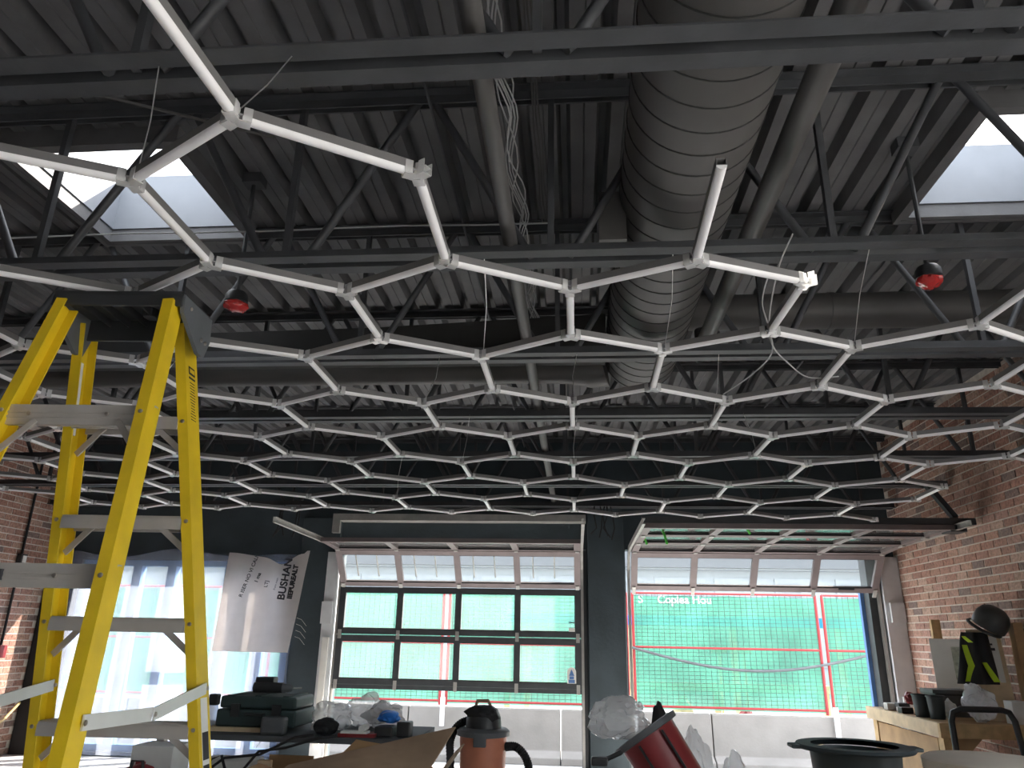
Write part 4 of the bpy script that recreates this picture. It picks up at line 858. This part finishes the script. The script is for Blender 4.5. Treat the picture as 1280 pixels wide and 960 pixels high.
MB().add([(3.28, 7.55, 1.02), (3.60, 7.35, 1.02), (3.60, 7.37, 1.45), (3.28, 7.57, 1.45), (3.283, 7.556, 1.02), (3.603, 7.356, 1.02), (3.603, 7.376, 1.45), (3.283, 7.576, 1.45)], [(0, 1, 2, 3), (7, 6, 5, 4), (0, 4, 5, 1), (1, 5, 6, 2), (2, 6, 7, 3), (3, 7, 4, 0)]).build('sheet', 'paper', pb)
MB().add([(3.42, 7.46, 1.10), (3.56, 7.372, 1.10), (3.56, 7.385, 1.38), (3.42, 7.473, 1.38), (3.42, 7.458, 1.10), (3.56, 7.37, 1.10), (3.56, 7.383, 1.38), (3.42, 7.471, 1.38)], [(0, 1, 2, 3), (7, 6, 5, 4), (0, 4, 5, 1), (1, 5, 6, 2), (2, 6, 7, 3), (3, 7, 4, 0)]).build('drawing', 'paper_tint', pb)
MB().box(3.34, 3.42, 7.60, 7.64, WZ+.001, 1.62).build('timber', 'lumber', pb)
# bench clutter
for x, yy, lb_ in ((2.90, 7.02, 'black plastic cup on the bench, beside the red rag'), (2.95, 6.86, 'black plastic cup on the bench, beside the black stool')):
    t = thing('plastic_cup', (x, yy, WZ+.001), lb_, 'cup', 'black cups on the workbench')
    MB().lathe([(.001, 0), (.055, 0), (.068, .17), (.06, .17), (.05, .01), (.001, .01)], (x, yy, WZ+.001), 24).build('cup_body', 'pot_black', t, smooth=40); MB().lathe([(.066, .165), (.074, .168), (.072, .18), (.062, .178)], (x, yy, WZ), 24).build('rim', 'pot_black', t, smooth=40)
tag(crumple((2.90, 7.22, WZ+.13), (.05, .05, .05), 61, .4, 3).build('red_rag', 'red_plastic'), 'small red rag among the bench clutter', 'rag')
HBX = [('black_plastic', .05, 'low black hardware box beside the red rag'), ('paper', .04, 'small white hardware box between two dark boxes on the bench'), ('grey_plastic', .07, 'tall grey hardware box amid the white boxes on the bench'), ('paper', .06, 'tall white hardware box beside the tall grey one'), ('black_plastic', .03, 'flat black hardware box near the bench end'), ('grey_plastic', .035, 'flat grey hardware box at the very end of the bench')]
for i, (m_, h_, l_) in enumerate(HBX):
    x, yy = 2.89+.03*(i % 3), 7.34+i*.105
    tag(MB().box(x-.05, x+.05, yy-.045, yy+.045, WZ+.001, WZ+h_).build('hardware_box', m_, bevel=.004), l_, 'box', 'hardware boxes on the workbench')
tb_ = thing('bench_carton', (3.2, 7.15, WZ), 'grey carton with dark flat trays on top on the workbench', 'carton')
MB().box(3.06, 3.40, 7.06, 7.3, WZ+.001, WZ+.17).build('carton_body', 'grey_plastic', tb_); MB().box(3.03, 3.44, 7.03, 7.32, WZ+.17, WZ+.185).build('tray', 'black_plastic', tb_); MB().box(3.02, 3.36, 7.05, 7.3, WZ+.185, WZ+.215).build('tray', 'grey_plastic', tb_)
tag(crumple((3.07, 6.90, WZ+.075), (.05, .04, .074), 65, .35, 3).build('paper_wad', 'paper'), 'white paper wad in front of the grey carton', 'paper')
tag(crumple((3.17, 6.60, WZ+.145), (.11, .08, .14), 67, .4, 4).build('plastic_bag', 'bag_film', smooth=24), 'clear plastic bag standing on the workbench below the vest', 'bag')
tag(MB().box(3.38, 3.50, 6.54, 6.66, WZ+.001, WZ+.17).build('white_box', 'paper', bevel=.004), 'small white box between clear bag and timber post', 'box')
sf = thing('black_stool', (3.02, 6.25, 0), 'black metal tube frame stool before the workbench', 'stool')
MB().tube([(2.78, 6.25, 0), (2.78, 6.25, .86), (2.80, 6.25, .92), (2.86, 6.25, .945), (3.15, 6.25, .945), (3.2, 6.25, .93), (3.23, 6.25, .87), (3.32, 6.25, 0)], .022, 10).build('frame', 'black_plastic', sf, smooth=50)
MB().tube([(2.78, 6.25, .45), (3.27, 6.25, .45)], .018, 8).build('crossbar', 'black_plastic', sf, smooth=50); MB().box(2.78, 3.27, 6.23, 6.44, .42, .455).build('seat', 'black_plastic', sf)
for x in (2.80, 3.25): MB().tube([(x, 6.42, .43), (x, 6.42, 0)], .018, 8).build('leg', 'black_plastic', sf, smooth=50)
